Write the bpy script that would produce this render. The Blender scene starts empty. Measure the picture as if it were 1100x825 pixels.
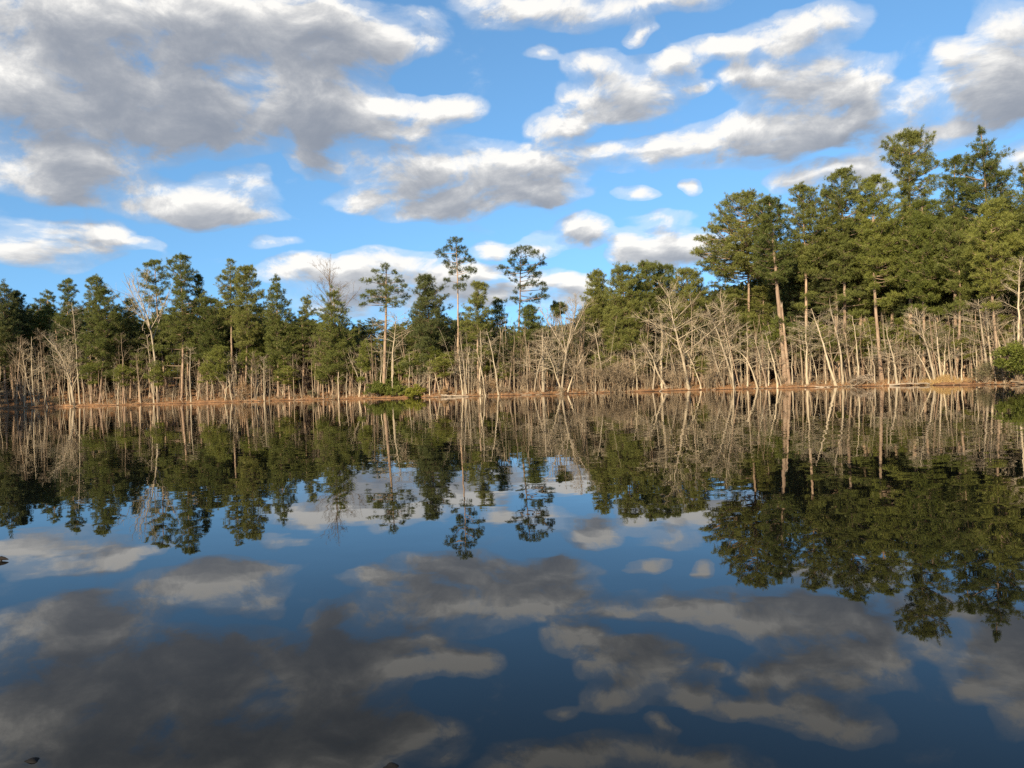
import bpy, math, random
import numpy as np
from math import radians, sin, cos, tan, atan2, pi
from mathutils import Matrix, Vector

# ------------------------------------------------------------------ camera
SC = bpy.context.scene
COL = SC.collection
FPX = 831.0                       # focal length in photo pixels (photo is 1100 x 825)
ROLL = radians(1.79)
CAMH = 1.6
cam_d = bpy.data.cameras.new('camera')
cam = bpy.data.objects.new('camera', cam_d)
COL.objects.link(cam)
cam_d.sensor_fit = 'HORIZONTAL'
cam_d.sensor_width = 36.0
cam_d.lens = 36.0 * FPX / 1100.0
cam_d.clip_start = 0.05
cam_d.clip_end = 9000.0
cam.matrix_world = (Matrix.Translation((0, 0, CAMH)) @ Matrix.Rotation(pi / 2, 4, 'X')
                    @ Matrix.Rotation(-ROLL, 4, 'Z'))
SC.camera = cam
SC.render.engine = 'CYCLES'
SC.cycles.max_bounces = 6
SC.cycles.diffuse_bounces = 3
SC.cycles.glossy_bounces = 3
SC.cycles.transmission_bounces = 3
SC.cycles.transparent_max_bounces = 4
SC.cycles.use_denoising = False
SC.view_settings.view_transform = 'Standard'
SC.view_settings.look = 'None'
SC.view_settings.exposure = 1.0
SC.view_settings.gamma = 1.0
SC.view_settings.use_curve_mapping = False

SUN_EL = radians(24)
SUN_BEHIND_LEFT = radians(30)     # the sun is behind the camera, to the left


def unroll(px, py):
    dx, dy = px - 550.0, 412.5 - py
    return (dx * cos(ROLL) + dy * sin(ROLL)) / FPX, (-dx * sin(ROLL) + dy * cos(ROLL)) / FPX


def hz(px):
    return 412.5 - (px - 550.0) * tan(ROLL)


def azel(px, py):
    u, v = unroll(px, py)
    return atan2(u, 1.0), atan2(v, math.hypot(1.0, u))


# ------------------------------------------------------------------ sun
sd = bpy.data.lights.new('sun', 'SUN')
sd.energy = 5.0
sd.angle = radians(0.5)
sd.color = (1.0, 0.83, 0.60)
sun = bpy.data.objects.new('sun', sd)
COL.objects.link(sun)
to_sun = Vector((-sin(SUN_BEHIND_LEFT) * cos(SUN_EL), -cos(SUN_BEHIND_LEFT) * cos(SUN_EL), sin(SUN_EL)))
sun.rotation_euler = to_sun.to_track_quat('Z', 'Y').to_euler()

# ------------------------------------------------------------------ sky with clouds
world = bpy.data.worlds.new('World')
SC.world = world
world.use_nodes = True
world.cycles.sampling_method = 'MANUAL'
world.cycles.sample_map_resolution = 512
SKY_STRENGTH = 0.095

# clouds of the photograph as soft lobes: (x, y, half width, half height, weight), pixel of the photo
# -> converted to azimuth and elevation, so the clouds hang in the sky dome
CLOUDS = [
    (50, 50, 150, 70, 1.0), (170, 60, 160, 70, 1.0), (270, 105, 150, 55, 1.0), (380, 130, 90, 34, 1.0), (450, 132, 60, 24, .9),
    (492, 117, 36, 15, 1.0), (330, 45, 110, 40, .9), (410, 36, 70, 26, .7), (200, 0, 210, 36, .8), (60, 122, 110, 44, .9), (200, 140, 110, 30, .8),
    (90, 176, 95, 26, 1.0), (30, 190, 60, 16, .6), (225, 214, 88, 27, 1.0), (190, 228, 80, 16, .8), (275, 236, 50, 10, .7), (55, 207, 75, 14, .8),
    (50, 262, 90, 22, 1.1), (100, 254, 44, 18, .8), (148, 266, 24, 9, .7),
    (435, 190, 74, 26, 1.0), (385, 211, 48, 14, .8), (465, 226, 60, 14, .8), (515, 174, 52, 24, 1.0), (570, 208, 70, 14, .9), (585, 178, 56, 22, .9), (500, 205, 80, 20, .7),
    (337, 172, 30, 17, .9), (268, 190, 26, 12, .5),
    (338, 293, 66, 16, 1.0), (412, 290, 62, 20, 1.0), (480, 294, 60, 18, 1.0), (560, 308, 70, 20, 1.0), (612, 304, 34, 12, .9), (400, 318, 110, 20, .8), (620, 322, 50, 16, .8),
    (622, 247, 38, 16, 1.2), (668, 254, 24, 10, .8), (575, 262, 30, 12, .9), (530, 267, 26, 9, .7), (715, 266, 66, 24, .9), (690, 274, 44, 14, .7), (775, 272, 50, 20, .8),
    (905, 133, 100, 25, 1.0), (805, 152, 105, 26, 1.0), (700, 165, 66, 15, .9), (650, 172, 40, 12, .6), (985, 140, 60, 18, .6), (830, 128, 60, 18, .6),
    (682, 95, 66, 30, 1.0), (604, 137, 44, 18, 1.1), (637, 66, 32, 17, .9), (675, 37, 15, 11, .8), (588, 57, 20, 10, .6), (650, 112, 44, 22, .7), (745, 98, 26, 9, .6),
    (876, 30, 62, 23, 1.0), (815, 44, 60, 20, .9), (755, 54, 50, 16, .9), (712, 66, 24, 12, .6), (866, 86, 88, 24, 1.1), (810, 80, 40, 14, .6), (925, 96, 40, 15, .7),
    (680, 2, 150, 18, .8), (560, 6, 90, 22, .7),
    (1040, 86, 76, 25, 1.1), (1088, 34, 58, 40, 1.0), (1015, 60, 36, 16, .7), (1085, 92, 60, 28, .9), (1070, 130, 80, 22, .6), (1000, 150, 70, 14, .5),
    (865, 190, 40, 15, 1.0), (935, 184, 46, 20, .9), (705, 235, 40, 9, .5), (520, 290, 40, 9, .6), (300, 262, 30, 7, .4), (680, 205, 24, 10, 1.0), (741, 199, 13, 8, 1.0), (1095, 172, 36, 18, .9),
]
# parts of the clouds seen from below (dull) and parts turned to the sun (negative: bright)
BASES = [(150, 60, 150, 60, .7), (210, 130, 190, 36, .9), (350, 40, 130, 40, .7), (330, 140, 130, 22, .7), (60, 150, 120, 24, .7), (110, 192, 100, 14, .5),
         (250, 230, 80, 14, .6), (450, 205, 100, 20, .9), (560, 192, 70, 16, .6), (500, 228, 80, 8, .4), (820, 168, 130, 14, .9), (930, 148, 100, 16, .7),
         (1060, 128, 110, 34, .9), (690, 116, 60, 12, .6), (870, 104, 90, 9, .5), (715, 276, 80, 18, .5), (430, 312, 140, 18, .7), (60, 276, 100, 9, .7),
         (630, 258, 46, 7, .6), (337, 176, 36, 18, .6), (620, 150, 40, 7, .5), (560, 318, 80, 12, .7),
         (25, 82, 70, 34, -.9), (145, 4, 90, 22, -.7), (285, 82, 60, 20, -.5), (420, 116, 80, 16, -.5), (90, 168, 70, 10, -.5), (220, 204, 60, 10, -.5)]


def nd(nt, typ, **kw):
    n = nt.nodes.new(typ)
    for k, v in kw.items():
        setattr(n, k, v)
    return n


def mth(nt, op, a, b=None, c=None, clamp=False):
    n = nd(nt, 'ShaderNodeMath', operation=op, use_clamp=clamp)
    for i, v in enumerate((a, b, c)):
        if v is None:
            continue
        if hasattr(v, 'is_linked') or hasattr(v, 'links'):
            nt.links.new(v, n.inputs[i])
        else:
            n.inputs[i].default_value = v
    return n.outputs[0]


def lobes(nt, vec, items, stretch=1.0):
    acc = 0.0
    for (px, py, rx, ry, w) in items:
        a, e = azel(px, py)
        m = nd(nt, 'ShaderNodeMapping', vector_type='TEXTURE')
        m.inputs['Location'].default_value = (a, e, 0)
        m.inputs['Scale'].default_value = (rx * 1.15 * stretch / FPX * cos(a) ** 2, ry * 1.2 * stretch / FPX * cos(a), 1)
        nt.links.new(vec, m.inputs['Vector'])
        g = nd(nt, 'ShaderNodeTexGradient', gradient_type='SPHERICAL')
        nt.links.new(m.outputs[0], g.inputs['Vector'])
        acc = mth(nt, 'MULTIPLY_ADD', g.outputs['Fac'], w * 1.5, acc)
    return acc


def cloud_group():
    g = bpy.data.node_groups.new('cloud_density', 'ShaderNodeTree')
    g.interface.new_socket('Vector', in_out='INPUT', socket_type='NodeSocketVector')
    g.interface.new_socket('Density', in_out='OUTPUT', socket_type='NodeSocketFloat')
    gi, go = nd(g, 'NodeGroupInput'), nd(g, 'NodeGroupOutput')
    sep = nd(g, 'ShaderNodeSeparateXYZ')
    g.links.new(gi.outputs[0], sep.inputs[0])
    az, el = sep.outputs[0], mth(g, 'MAXIMUM', sep.outputs[1], 0.0)
    # noise space: puffs a little wider than tall, finer toward the horizon
    qx = mth(g, 'MULTIPLY', az, .85)
    qy = mth(g, 'MULTIPLY', mth(g, 'POWER', el, .8), 1.45)
    comb = nd(g, 'ShaderNodeCombineXYZ')
    g.links.new(qx, comb.inputs[0]); g.links.new(qy, comb.inputs[1])
    comb.inputs[2].default_value = 3.7
    q = comb.outputs[0]
    wn = nd(g, 'ShaderNodeTexNoise', noise_dimensions='2D')
    wn.inputs['Scale'].default_value = 9.0
    wn.inputs['Detail'].default_value = 3.0
    g.links.new(q, wn.inputs['Vector'])
    ws = nd(g, 'ShaderNodeVectorMath', operation='SUBTRACT')
    g.links.new(wn.outputs['Color'], ws.inputs[0]); ws.inputs[1].default_value = (.5, .5, .5)
    wm = nd(g, 'ShaderNodeVectorMath', operation='MULTIPLY_ADD')
    g.links.new(ws.outputs[0], wm.inputs[0]); wm.inputs[1].default_value = (.07, .04, 0)
    g.links.new(gi.outputs[0], wm.inputs[2])
    D = lobes(g, wm.outputs[0], CLOUDS)
    D = mth(g, 'MINIMUM', D, 1.25)
    gate = nd(g, 'ShaderNodeMapRange', interpolation_type='SMOOTHSTEP')     # no stray specks in the clear sky
    gate.inputs['From Min'].default_value = 0.0; gate.inputs['From Max'].default_value = 0.30
    n1 = nd(g, 'ShaderNodeTexNoise', noise_dimensions='2D')
    n1.inputs['Scale'].default_value = 13.0
    n1.inputs['Detail'].default_value = 8.0
    n1.inputs['Roughness'].default_value = 0.63
    n1.inputs['Distortion'].default_value = 0.25
    g.links.new(q, n1.inputs['Vector'])
    # rounded billows
    bw = nd(g, 'ShaderNodeVectorMath', operation='MULTIPLY_ADD')
    g.links.new(n1.outputs['Color'], bw.inputs[0]); bw.inputs[1].default_value = (.05, .05, .05); g.links.new(q, bw.inputs[2])
    vo = nd(g, 'ShaderNodeTexVoronoi', feature='SMOOTH_F1', voronoi_dimensions='2D')
    vo.inputs['Scale'].default_value = 24.0
    vo.inputs['Smoothness'].default_value = .35
    g.links.new(bw.outputs[0], vo.inputs['Vector'])
    bil = mth(g, 'MULTIPLY_ADD', vo.outputs['Distance'], -1.0, .45)
    # scattered clouds above the frame and behind the camera
    n2 = nd(g, 'ShaderNodeTexNoise', noise_dimensions='2D')
    n2.inputs['Scale'].default_value = 1.9
    n2.inputs['Detail'].default_value = 2.0
    g.links.new(gi.outputs[0], n2.inputs['Vector'])
    mr = nd(g, 'ShaderNodeMapRange')
    mr.inputs['From Min'].default_value = 0.50; mr.inputs['From Max'].default_value = 0.66
    mr.inputs['To Max'].default_value = 0.9
    g.links.new(n2.outputs['Fac'], mr.inputs['Value'])
    hi = nd(g, 'ShaderNodeMapRange', interpolation_type='SMOOTHSTEP')
    hi.inputs['From Min'].default_value = 0.49; hi.inputs['From Max'].default_value = 0.60
    g.links.new(el, hi.inputs['Value'])
    aab = mth(g, 'ABSOLUTE', az)
    sd_ = nd(g, 'ShaderNodeMapRange', interpolation_type='SMOOTHSTEP')
    sd_.inputs['From Min'].default_value = 0.66; sd_.inputs['From Max'].default_value = 0.85
    g.links.new(aab, sd_.inputs['Value'])
    D = mth(g, 'MULTIPLY_ADD', mr.outputs[0], mth(g, 'MAXIMUM', hi.outputs[0], sd_.outputs[0]), D)
    g.links.new(D, gate.inputs['Value'])
    D = mth(g, 'MULTIPLY_ADD', bil, .38, D)
    D = mth(g, 'ADD', D, mth(g, 'MULTIPLY_ADD', gate.outputs[0], .9, -.9))
    out = mth(g, 'ADD', mth(g, 'MULTIPLY_ADD', n1.outputs['Fac'], 3.0, -1.5), mth(g, 'ADD', D, -0.42))
    g.links.new(out, go.inputs[0])
    return g


def build_world():
    nt = world.node_tree
    nt.nodes.clear()
    out = nd(nt, 'ShaderNodeOutputWorld')
    bg = nd(nt, 'ShaderNodeBackground')
    bg.inputs['Strength'].default_value = SKY_STRENGTH
    nt.links.new(bg.outputs[0], out.inputs[0])
    sky = nd(nt, 'ShaderNodeTexSky', sky_type='NISHITA')
    sky.sun_disc = False
    sky.sun_elevation = SUN_EL
    sky.sun_rotation = pi + SUN_BEHIND_LEFT
    sky.altitude = 100
    sky.air_density = 1.0
    sky.dust_density = 0.15
    sky.ozone_density = 2.2
    lift_tc = nd(nt, 'ShaderNodeTexCoord')
    lift = nd(nt, 'ShaderNodeVectorMath', operation='MULTIPLY_ADD')      # clear winter air: little whitening at the horizon
    nt.links.new(lift_tc.outputs['Generated'], lift.inputs[0])
    lift.inputs[1].default_value = (1, 1, .85)
    lift.inputs[2].default_value = (0, 0, .16)
    liftn = nd(nt, 'ShaderNodeVectorMath', operation='NORMALIZE')
    nt.links.new(lift.outputs[0], liftn.inputs[0])
    nt.links.new(liftn.outputs[0], sky.inputs['Vector'])
    tint = nd(nt, 'ShaderNodeMix', data_type='RGBA', blend_type='MULTIPLY')
    tint.inputs['Factor'].default_value = 1.0
    nt.links.new(sky.outputs[0], tint.inputs[6])
    tint.inputs[7].default_value = (0.76, 1.05, 1.14, 1)
    tc = nd(nt, 'ShaderNodeTexCoord')
    sep = nd(nt, 'ShaderNodeSeparateXYZ')
    nt.links.new(tc.outputs['Generated'], sep.inputs[0])
    az = mth(nt, 'ARCTAN2', sep.outputs[0], sep.outputs[1])
    el = mth(nt, 'ARCSINE', sep.outputs[2])
    cv = nd(nt, 'ShaderNodeCombineXYZ')
    nt.links.new(az, cv.inputs[0]); nt.links.new(el, cv.inputs[1])
    grp = cloud_group()

    def dens(da, de):
        v = nd(nt, 'ShaderNodeVectorMath', operation='ADD')
        nt.links.new(cv.outputs[0], v.inputs[0]); v.inputs[1].default_value = (da, de, 0)
        n = nd(nt, 'ShaderNodeGroup'); n.node_tree = grp
        nt.links.new(v.outputs[0], n.inputs[0])
        return n.outputs[0]
    d0, d1, d2 = dens(0, 0), dens(-.006, .018), dens(-.015, .045)
    al = nd(nt, 'ShaderNodeMapRange', interpolation_type='SMOOTHSTEP')
    al.inputs['From Min'].default_value = -0.30; al.inputs['From Max'].default_value = 0.72
    nt.links.new(d0, al.inputs['Value'])
    veil = nd(nt, 'ShaderNodeMapRange', interpolation_type='SMOOTHSTEP')          # thin wisps around the clouds
    veil.inputs['From Min'].default_value = -1.05; veil.inputs['From Max'].default_value = 0.25
    veil.inputs['To Max'].default_value = 0.36
    nt.links.new(d0, veil.inputs['Value'])
    alpha = mth(nt, 'MAXIMUM', al.outputs[0], veil.outputs[0])
    base = lobes(nt, cv.outputs[0], BASES)
    p0, p2 = mth(nt, 'MAXIMUM', d0, 0.0), mth(nt, 'MAXIMUM', d2, 0.0)
    s = mth(nt, 'MULTIPLY_ADD', mth(nt, 'MAXIMUM', d1, 0.0), .55, mth(nt, 'MULTIPLY', p2, .8))                                   # thickness toward the light
    s = mth(nt, 'MULTIPLY_ADD', base, .62, s)
    s = mth(nt, 'MULTIPLY_ADD', mth(nt, 'SUBTRACT', d0, d1), -.62, mth(nt, 'ADD', s, .12))    # each puff: lit top, dull underside
    s = mth(nt, 'MULTIPLY_ADD', p0, .26, s)
    s = mth(nt, 'MAXIMUM', s, 0.0)
    lit = mth(nt, 'EXPONENT', mth(nt, 'MULTIPLY', s, -1.0))
    cc = nd(nt, 'ShaderNodeMix', data_type='RGBA')
    k = 1.0 / SKY_STRENGTH
    cc.inputs[6].default_value = (0.127 * k, 0.144 * k, 0.177 * k, 1)
    cc.inputs[7].default_value = (0.52 * k, 0.507 * k, 0.482 * k, 1)
    nt.links.new(lit, cc.inputs['Factor'])
    mx = nd(nt, 'ShaderNodeMix', data_type='RGBA')
    nt.links.new(mth(nt, 'MULTIPLY', alpha, 0.97), mx.inputs['Factor'])
    nt.links.new(tint.outputs[2], mx.inputs[6])
    nt.links.new(cc.outputs[2], mx.inputs[7])
    nt.links.new(mx.outputs[2], bg.inputs['Color'])


build_world()

# ------------------------------------------------------------------ shoreline, terrain
SHORE_PX = np.array([0, 60, 130, 200, 310, 400, 490, 600, 680, 780, 880, 950, 1000, 1090.])
SHORE_D = np.array([142, 141, 137, 134, 129, 121, 111, 107, 105, 102, 96, 91, 86, 76.])
OUT_L, OUT_R = 147.0, 66.0


def shore_d(px):
    return float(np.interp(px, np.r_[-120, SHORE_PX, 1180], np.r_[OUT_L, SHORE_D, OUT_R]))


def lateral(px, d):
    return unroll(px, hz(px))[0] * d


_front = [(lateral(px, shore_d(px)), shore_d(px)) for px in (-60, 0, 60, 130, 200, 310, 400, 490, 600, 680, 780, 880, 950, 1000, 1090, 1140)]
_poly = _front + [(61, 58), (63, 45), (58, 22), (40, 6), (15, 1.6), (0, 1.1), (-15, 0.9), (-40, 2), (-78, 18), (-98, 52),
                  (-105, 88), (-109, 110), (-116, 130), (-118, 142)]
CX, CY = 0.0, 40.0
_ang = np.array([atan2(y - CY, x - CX) for x, y in _poly])
_rad = np.array([math.hypot(x - CX, y - CY) for x, y in _poly])
_o = np.argsort(_ang); _ang, _rad = _ang[_o], _rad[_o]
ANG = np.linspace(-pi, pi, 1441)
RTAB = np.interp(ANG, np.r_[_ang[-1] - 2 * pi, _ang, _ang[0] + 2 * pi], np.r_[_rad[-1], _rad, _rad[0]])
_k = np.ones(9) / 9
RTAB = np.convolve(np.r_[RTAB[-9:-1], RTAB, RTAB[1:9]], _k, 'same')[8:-8]
_fr = np.random.default_rng(3)
_wob = sum(np.sin(ANG * f + _fr.uniform(0, 6)) * a for f, a in ((23, .5), (47, .45), (91, .35), (160, .28), (233, .22), (401, .15), (577, .10)))
_wob *= np.clip(np.hypot(0, RTAB) / 60.0, 0, 1)
RTAB = RTAB + _wob
RTAB[-1] = RTAB[0]


def inland(x, y):
    a = np.arctan2(y - CY, x - CX)
    return np.hypot(x - CX, y - CY) - np.interp(a, ANG, RTAB)


def ground_z(x, y):
    s = inland(x, y)
    z = np.interp(s, [-70, -10, -1, 0, .35, 1.0, 4, 12, 30, 80, 400, 4000], [-4, -1.6, -.22, -.03, .12, .26, .55, 1.2, 3.0, 7.5, 12, 14])
    n = (np.sin(x * .9 + y * .37) * np.sin(y * .8 - x * .21) * .10 + np.sin(x * .23 + 1.3) * np.sin(y * .19 + .4) * .22
         + np.sin(x * 2.3 + 2) * np.sin(y * 2.1 + 1) * .05)
    return z + n * np.clip((s - .1) / 4.0, 0, 1)


def gz(x, y):
    return float(ground_z(np.array([x]), np.array([y]))[0])


# ------------------------------------------------------------------ materials
def rgb(c):
    return (c[0], c[1], c[2], 1.0)


def mat_base(name):
    m = bpy.data.materials.new(name)
    m.use_nodes = True
    nt = m.node_tree
    b = nt.nodes['Principled BSDF']
    return m, nt, b


def noise(nt, scale, detail=4, rough=.6, coord='Object', mapping=None):
    tc = nd(nt, 'ShaderNodeTexCoord')
    n = nd(nt, 'ShaderNodeTexNoise')
    n.inputs['Scale'].default_value = scale
    n.inputs['Detail'].default_value = detail
    n.inputs['Roughness'].default_value = rough
    src = tc.outputs[coord]
    if mapping:
        mp = nd(nt, 'ShaderNodeMapping'); mp.inputs['Scale'].default_value = mapping
        nt.links.new(src, mp.inputs['Vector']); src = mp.outputs[0]
    nt.links.new(src, n.inputs['Vector'])
    return n


def ramp(nt, fac, stops):
    r = nd(nt, 'ShaderNodeValToRGB')
    e = r.color_ramp.elements
    e[0].position, e[0].color = stops[0][0], rgb(stops[0][1])
    e[1].position, e[1].color = stops[-1][0], rgb(stops[-1][1])
    for p, c in stops[1:-1]:
        x = e.new(p); x.color = rgb(c)
    nt.links.new(fac, r.inputs['Fac'])
    return r.outputs['Color']


def mixc(nt, fac, a, b, blend='MIX'):
    m = nd(nt, 'ShaderNodeMix', data_type='RGBA', blend_type=blend)
    for sock, v in ((m.inputs['Factor'], fac), (m.inputs[6], a), (m.inputs[7], b)):
        if hasattr(v, 'links'):
            nt.links.new(v, sock)
        elif isinstance(v, tuple):
            sock.default_value = rgb(v)
        else:
            sock.default_value = v
    return m.outputs[2]


def bark(name, dark, light, scale=3.0):
    m, nt, b = mat_base(name)
    n = noise(nt, scale, 5, .65, 'Object', (1, 1, .25))
    oi = nd(nt, 'ShaderNodeObjectInfo')
    c = ramp(nt, n.outputs['Fac'], [(.3, dark), (.7, light)])
    v = ramp(nt, oi.outputs['Random'], [(0, (.72, .70, .68)), (1, (1.12, 1.08, 1.0))])
    nt.links.new(mixc(nt, 1.0, c, v, 'MULTIPLY'), b.inputs['Base Color'])
    b.inputs['Roughness'].default_value = .9
    b.inputs['Specular IOR Level'].default_value = .15
    return m


def leafmat(name, stops, transl=.32, spread=.25):
    m, nt, b = mat_base(name)
    n = noise(nt, .55, 3, .6)
    n2 = noise(nt, 5.0, 2, .6)
    oi = nd(nt, 'ShaderNodeObjectInfo')
    f = mth(nt, 'MULTIPLY_ADD', n2.outputs['Fac'], .5, mth(nt, 'MULTIPLY', n.outputs['Fac'], .5))
    f = mth(nt, 'MULTIPLY_ADD', mth(nt, 'SUBTRACT', oi.outputs['Random'], .5), spread, f)
    c = ramp(nt, f, stops)
    nt.links.new(c, b.inputs['Base Color'])
    b.inputs['Roughness'].default_value = .6
    b.inputs['Specular IOR Level'].default_value = .25
    t = nd(nt, 'ShaderNodeBsdfTranslucent')
    nt.links.new(c, t.inputs['Color'])
    ms = nd(nt, 'ShaderNodeMixShader')
    ms.inputs['Fac'].default_value = transl
    nt.links.new(b.outputs[0], ms.inputs[1]); nt.links.new(t.outputs[0], ms.inputs[2])
    nt.links.new(ms.outputs[0], nt.nodes['Material Output'].inputs['Surface'])
    return m


M = {
    'wet_wood': bark('wet_wood', (.008, .007, .006), (.03, .024, .02)),
    'pine_bark': bark('pine_bark', (.19, .125, .085), (.42, .32, .23)),
    'pale_bark': bark('pale_bark', (.26, .215, .15), (.50, .43, .32)),
    'grey_bark': bark('grey_bark', (.13, .10, .07), (.30, .24, .17)),
    'twig': bark('twig_bark', (.11, .085, .06), (.26, .205, .145)),
    'brush': bark('brush_bark', (.18, .14, .095), (.37, .30, .21)),
    'dead_wood': bark('dead_wood', (.24, .19, .14), (.46, .39, .30)),
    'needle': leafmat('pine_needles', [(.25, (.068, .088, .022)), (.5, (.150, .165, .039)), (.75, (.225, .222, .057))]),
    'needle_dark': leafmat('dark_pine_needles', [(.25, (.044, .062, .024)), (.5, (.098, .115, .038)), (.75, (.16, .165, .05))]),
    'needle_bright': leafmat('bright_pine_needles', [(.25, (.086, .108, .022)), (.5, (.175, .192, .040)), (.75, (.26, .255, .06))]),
    'broadleaf': leafmat('evergreen_leaves', [(.25, (.060, .075, .014)), (.5, (.145, .165, .028)), (.75, (.25, .25, .05))]),
    'olive': leafmat('olive_leaves', [(.2, (.07, .065, .03)), (.5, (.13, .12, .06)), (.8, (.22, .19, .10))]),
    'yellowgreen': leafmat('yellow_green_leaves', [(.2, (.10, .11, .015)), (.5, (.22, .22, .03)), (.8, (.32, .30, .05))]),
    'straw': leafmat('straw_grass', [(.2, (.20, .12, .05)), (.5, (.38, .25, .10)), (.8, (.52, .37, .17))], .3),
    'litter': leafmat('dead_leaves', [(.2, (.14, .065, .03)), (.5, (.30, .15, .065)), (.8, (.46, .27, .12))], .2, .0),
    'tanleaf': leafmat('tan_leaves', [(.2, (.20, .12, .06)), (.5, (.34, .22, .11)), (.8, (.46, .32, .17))], .3),
}


def ground_material():
    m, nt, b = mat_base('bank_soil')
    n1 = noise(nt, .6, 5, .7)
    n2 = noise(nt, 3.0, 6, .8)
    f = mth(nt, 'MULTIPLY_ADD', n2.outputs['Fac'], .6, mth(nt, 'MULTIPLY', n1.outputs['Fac'], .4))
    c = ramp(nt, f, [(.34, (.06, .034, .019)), (.48, (.20, .105, .052)), (.62, (.38, .225, .115))])
    ge = nd(nt, 'ShaderNodeNewGeometry'); sx = nd(nt, 'ShaderNodeSeparateXYZ')
    nt.links.new(ge.outputs['Position'], sx.inputs[0])
    wet = nd(nt, 'ShaderNodeMapRange')                       # wet mud just above the waterline
    wet.inputs['From Min'].default_value = .03; wet.inputs['From Max'].default_value = .09
    nt.links.new(mth(nt, 'MULTIPLY_ADD', n1.outputs['Fac'], .12, mth(nt, 'ADD', sx.outputs[2], -.06)), wet.inputs['Value'])
    c = mixc(nt, wet.outputs[0], (.045, .028, .018), c)
    nt.links.new(c, b.inputs['Base Color'])
    b.inputs['Roughness'].default_value = .95
    b.inputs['Specular IOR Level'].default_value = .1
    bp = nd(nt, 'ShaderNodeBump')
    bp.inputs['Strength'].default_value = .7
    bp.inputs['Distance'].default_value = .08
    nt.links.new(n2.outputs['Fac'], bp.inputs['Height'])
    nt.links.new(bp.outputs[0], b.inputs['Normal'])
    return m


def water_material():
    m, nt, b = mat_base('pond_water')
    b.inputs['Base Color'].default_value = (.003, .0035, .003, 1)
    b.inputs['Roughness'].default_value = .0
    b.inputs['IOR'].default_value = 1.333
    b.inputs['Specular IOR Level'].default_value = .40
    tc = nd(nt, 'ShaderNodeTexCoord')
    nrm = None
    vec = None
    # gentle slopes: a slow swell, fine ripples; slope vectors rather than a bump, so distance keeps them
    for scale, amp, det in ((.35, .0036, 2.0), (1.7, .0090, 3.0)):
        mp = nd(nt, 'ShaderNodeMapping'); mp.inputs['Scale'].default_value = (1.0, 1.25, 1)
        nt.links.new(tc.outputs['Object'], mp.inputs['Vector'])
        n = nd(nt, 'ShaderNodeTexNoise')
        n.inputs['Scale'].default_value = scale
        n.inputs['Detail'].default_value = det
        nt.links.new(mp.outputs[0], n.inputs['Vector'])
        s = nd(nt, 'ShaderNodeVectorMath', operation='SUBTRACT')
        nt.links.new(n.outputs['Color'], s.inputs[0]); s.inputs[1].default_value = (.5, .5, .5)
        w = nd(nt, 'ShaderNodeVectorMath', operation='MULTIPLY_ADD')
        nt.links.new(s.outputs[0], w.inputs[0]); w.inputs[1].default_value = (amp, amp * 1.5, 0)
        if vec is None:
            w.inputs[2].default_value = (0, 0, 1)
        else:
            nt.links.new(vec, w.inputs[2])
        vec = w.outputs[0]
    # breeze: the ripples are livelier in some patches than in others
    pt = nd(nt, 'ShaderNodeTexNoise'); pt.inputs['Scale'].default_value = .045; pt.inputs['Detail'].default_value = 3.0
    pmap = nd(nt, 'ShaderNodeMapping'); pmap.inputs['Scale'].default_value = (.35, 1.6, 1)
    nt.links.new(tc.outputs['Object'], pmap.inputs['Vector']); nt.links.new(pmap.outputs[0], pt.inputs['Vector'])
    pr = nd(nt, 'ShaderNodeMapRange'); pr.inputs['From Min'].default_value = .38; pr.inputs['From Max'].default_value = .68
    pr.inputs['To Min'].default_value = .45; pr.inputs['To Max'].default_value = 2.1
    nt.links.new(pt.outputs['Fac'], pr.inputs['Value'])
    pc = nd(nt, 'ShaderNodeCombineXYZ'); pc.inputs[2].default_value = 1.0
    nt.links.new(pr.outputs[0], pc.inputs[0]); nt.links.new(pr.outputs[0], pc.inputs[1])
    pm = nd(nt, 'ShaderNodeVectorMath', operation='MULTIPLY')
    nt.links.new(vec, pm.inputs[0]); nt.links.new(pc.outputs[0], pm.inputs[1])
    vec = pm.outputs[0]
    nz = nd(nt, 'ShaderNodeVectorMath', operation='NORMALIZE')
    nt.links.new(vec, nz.inputs[0])
    nt.links.new(nz.outputs[0], b.inputs['Normal'])
    return m


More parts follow.
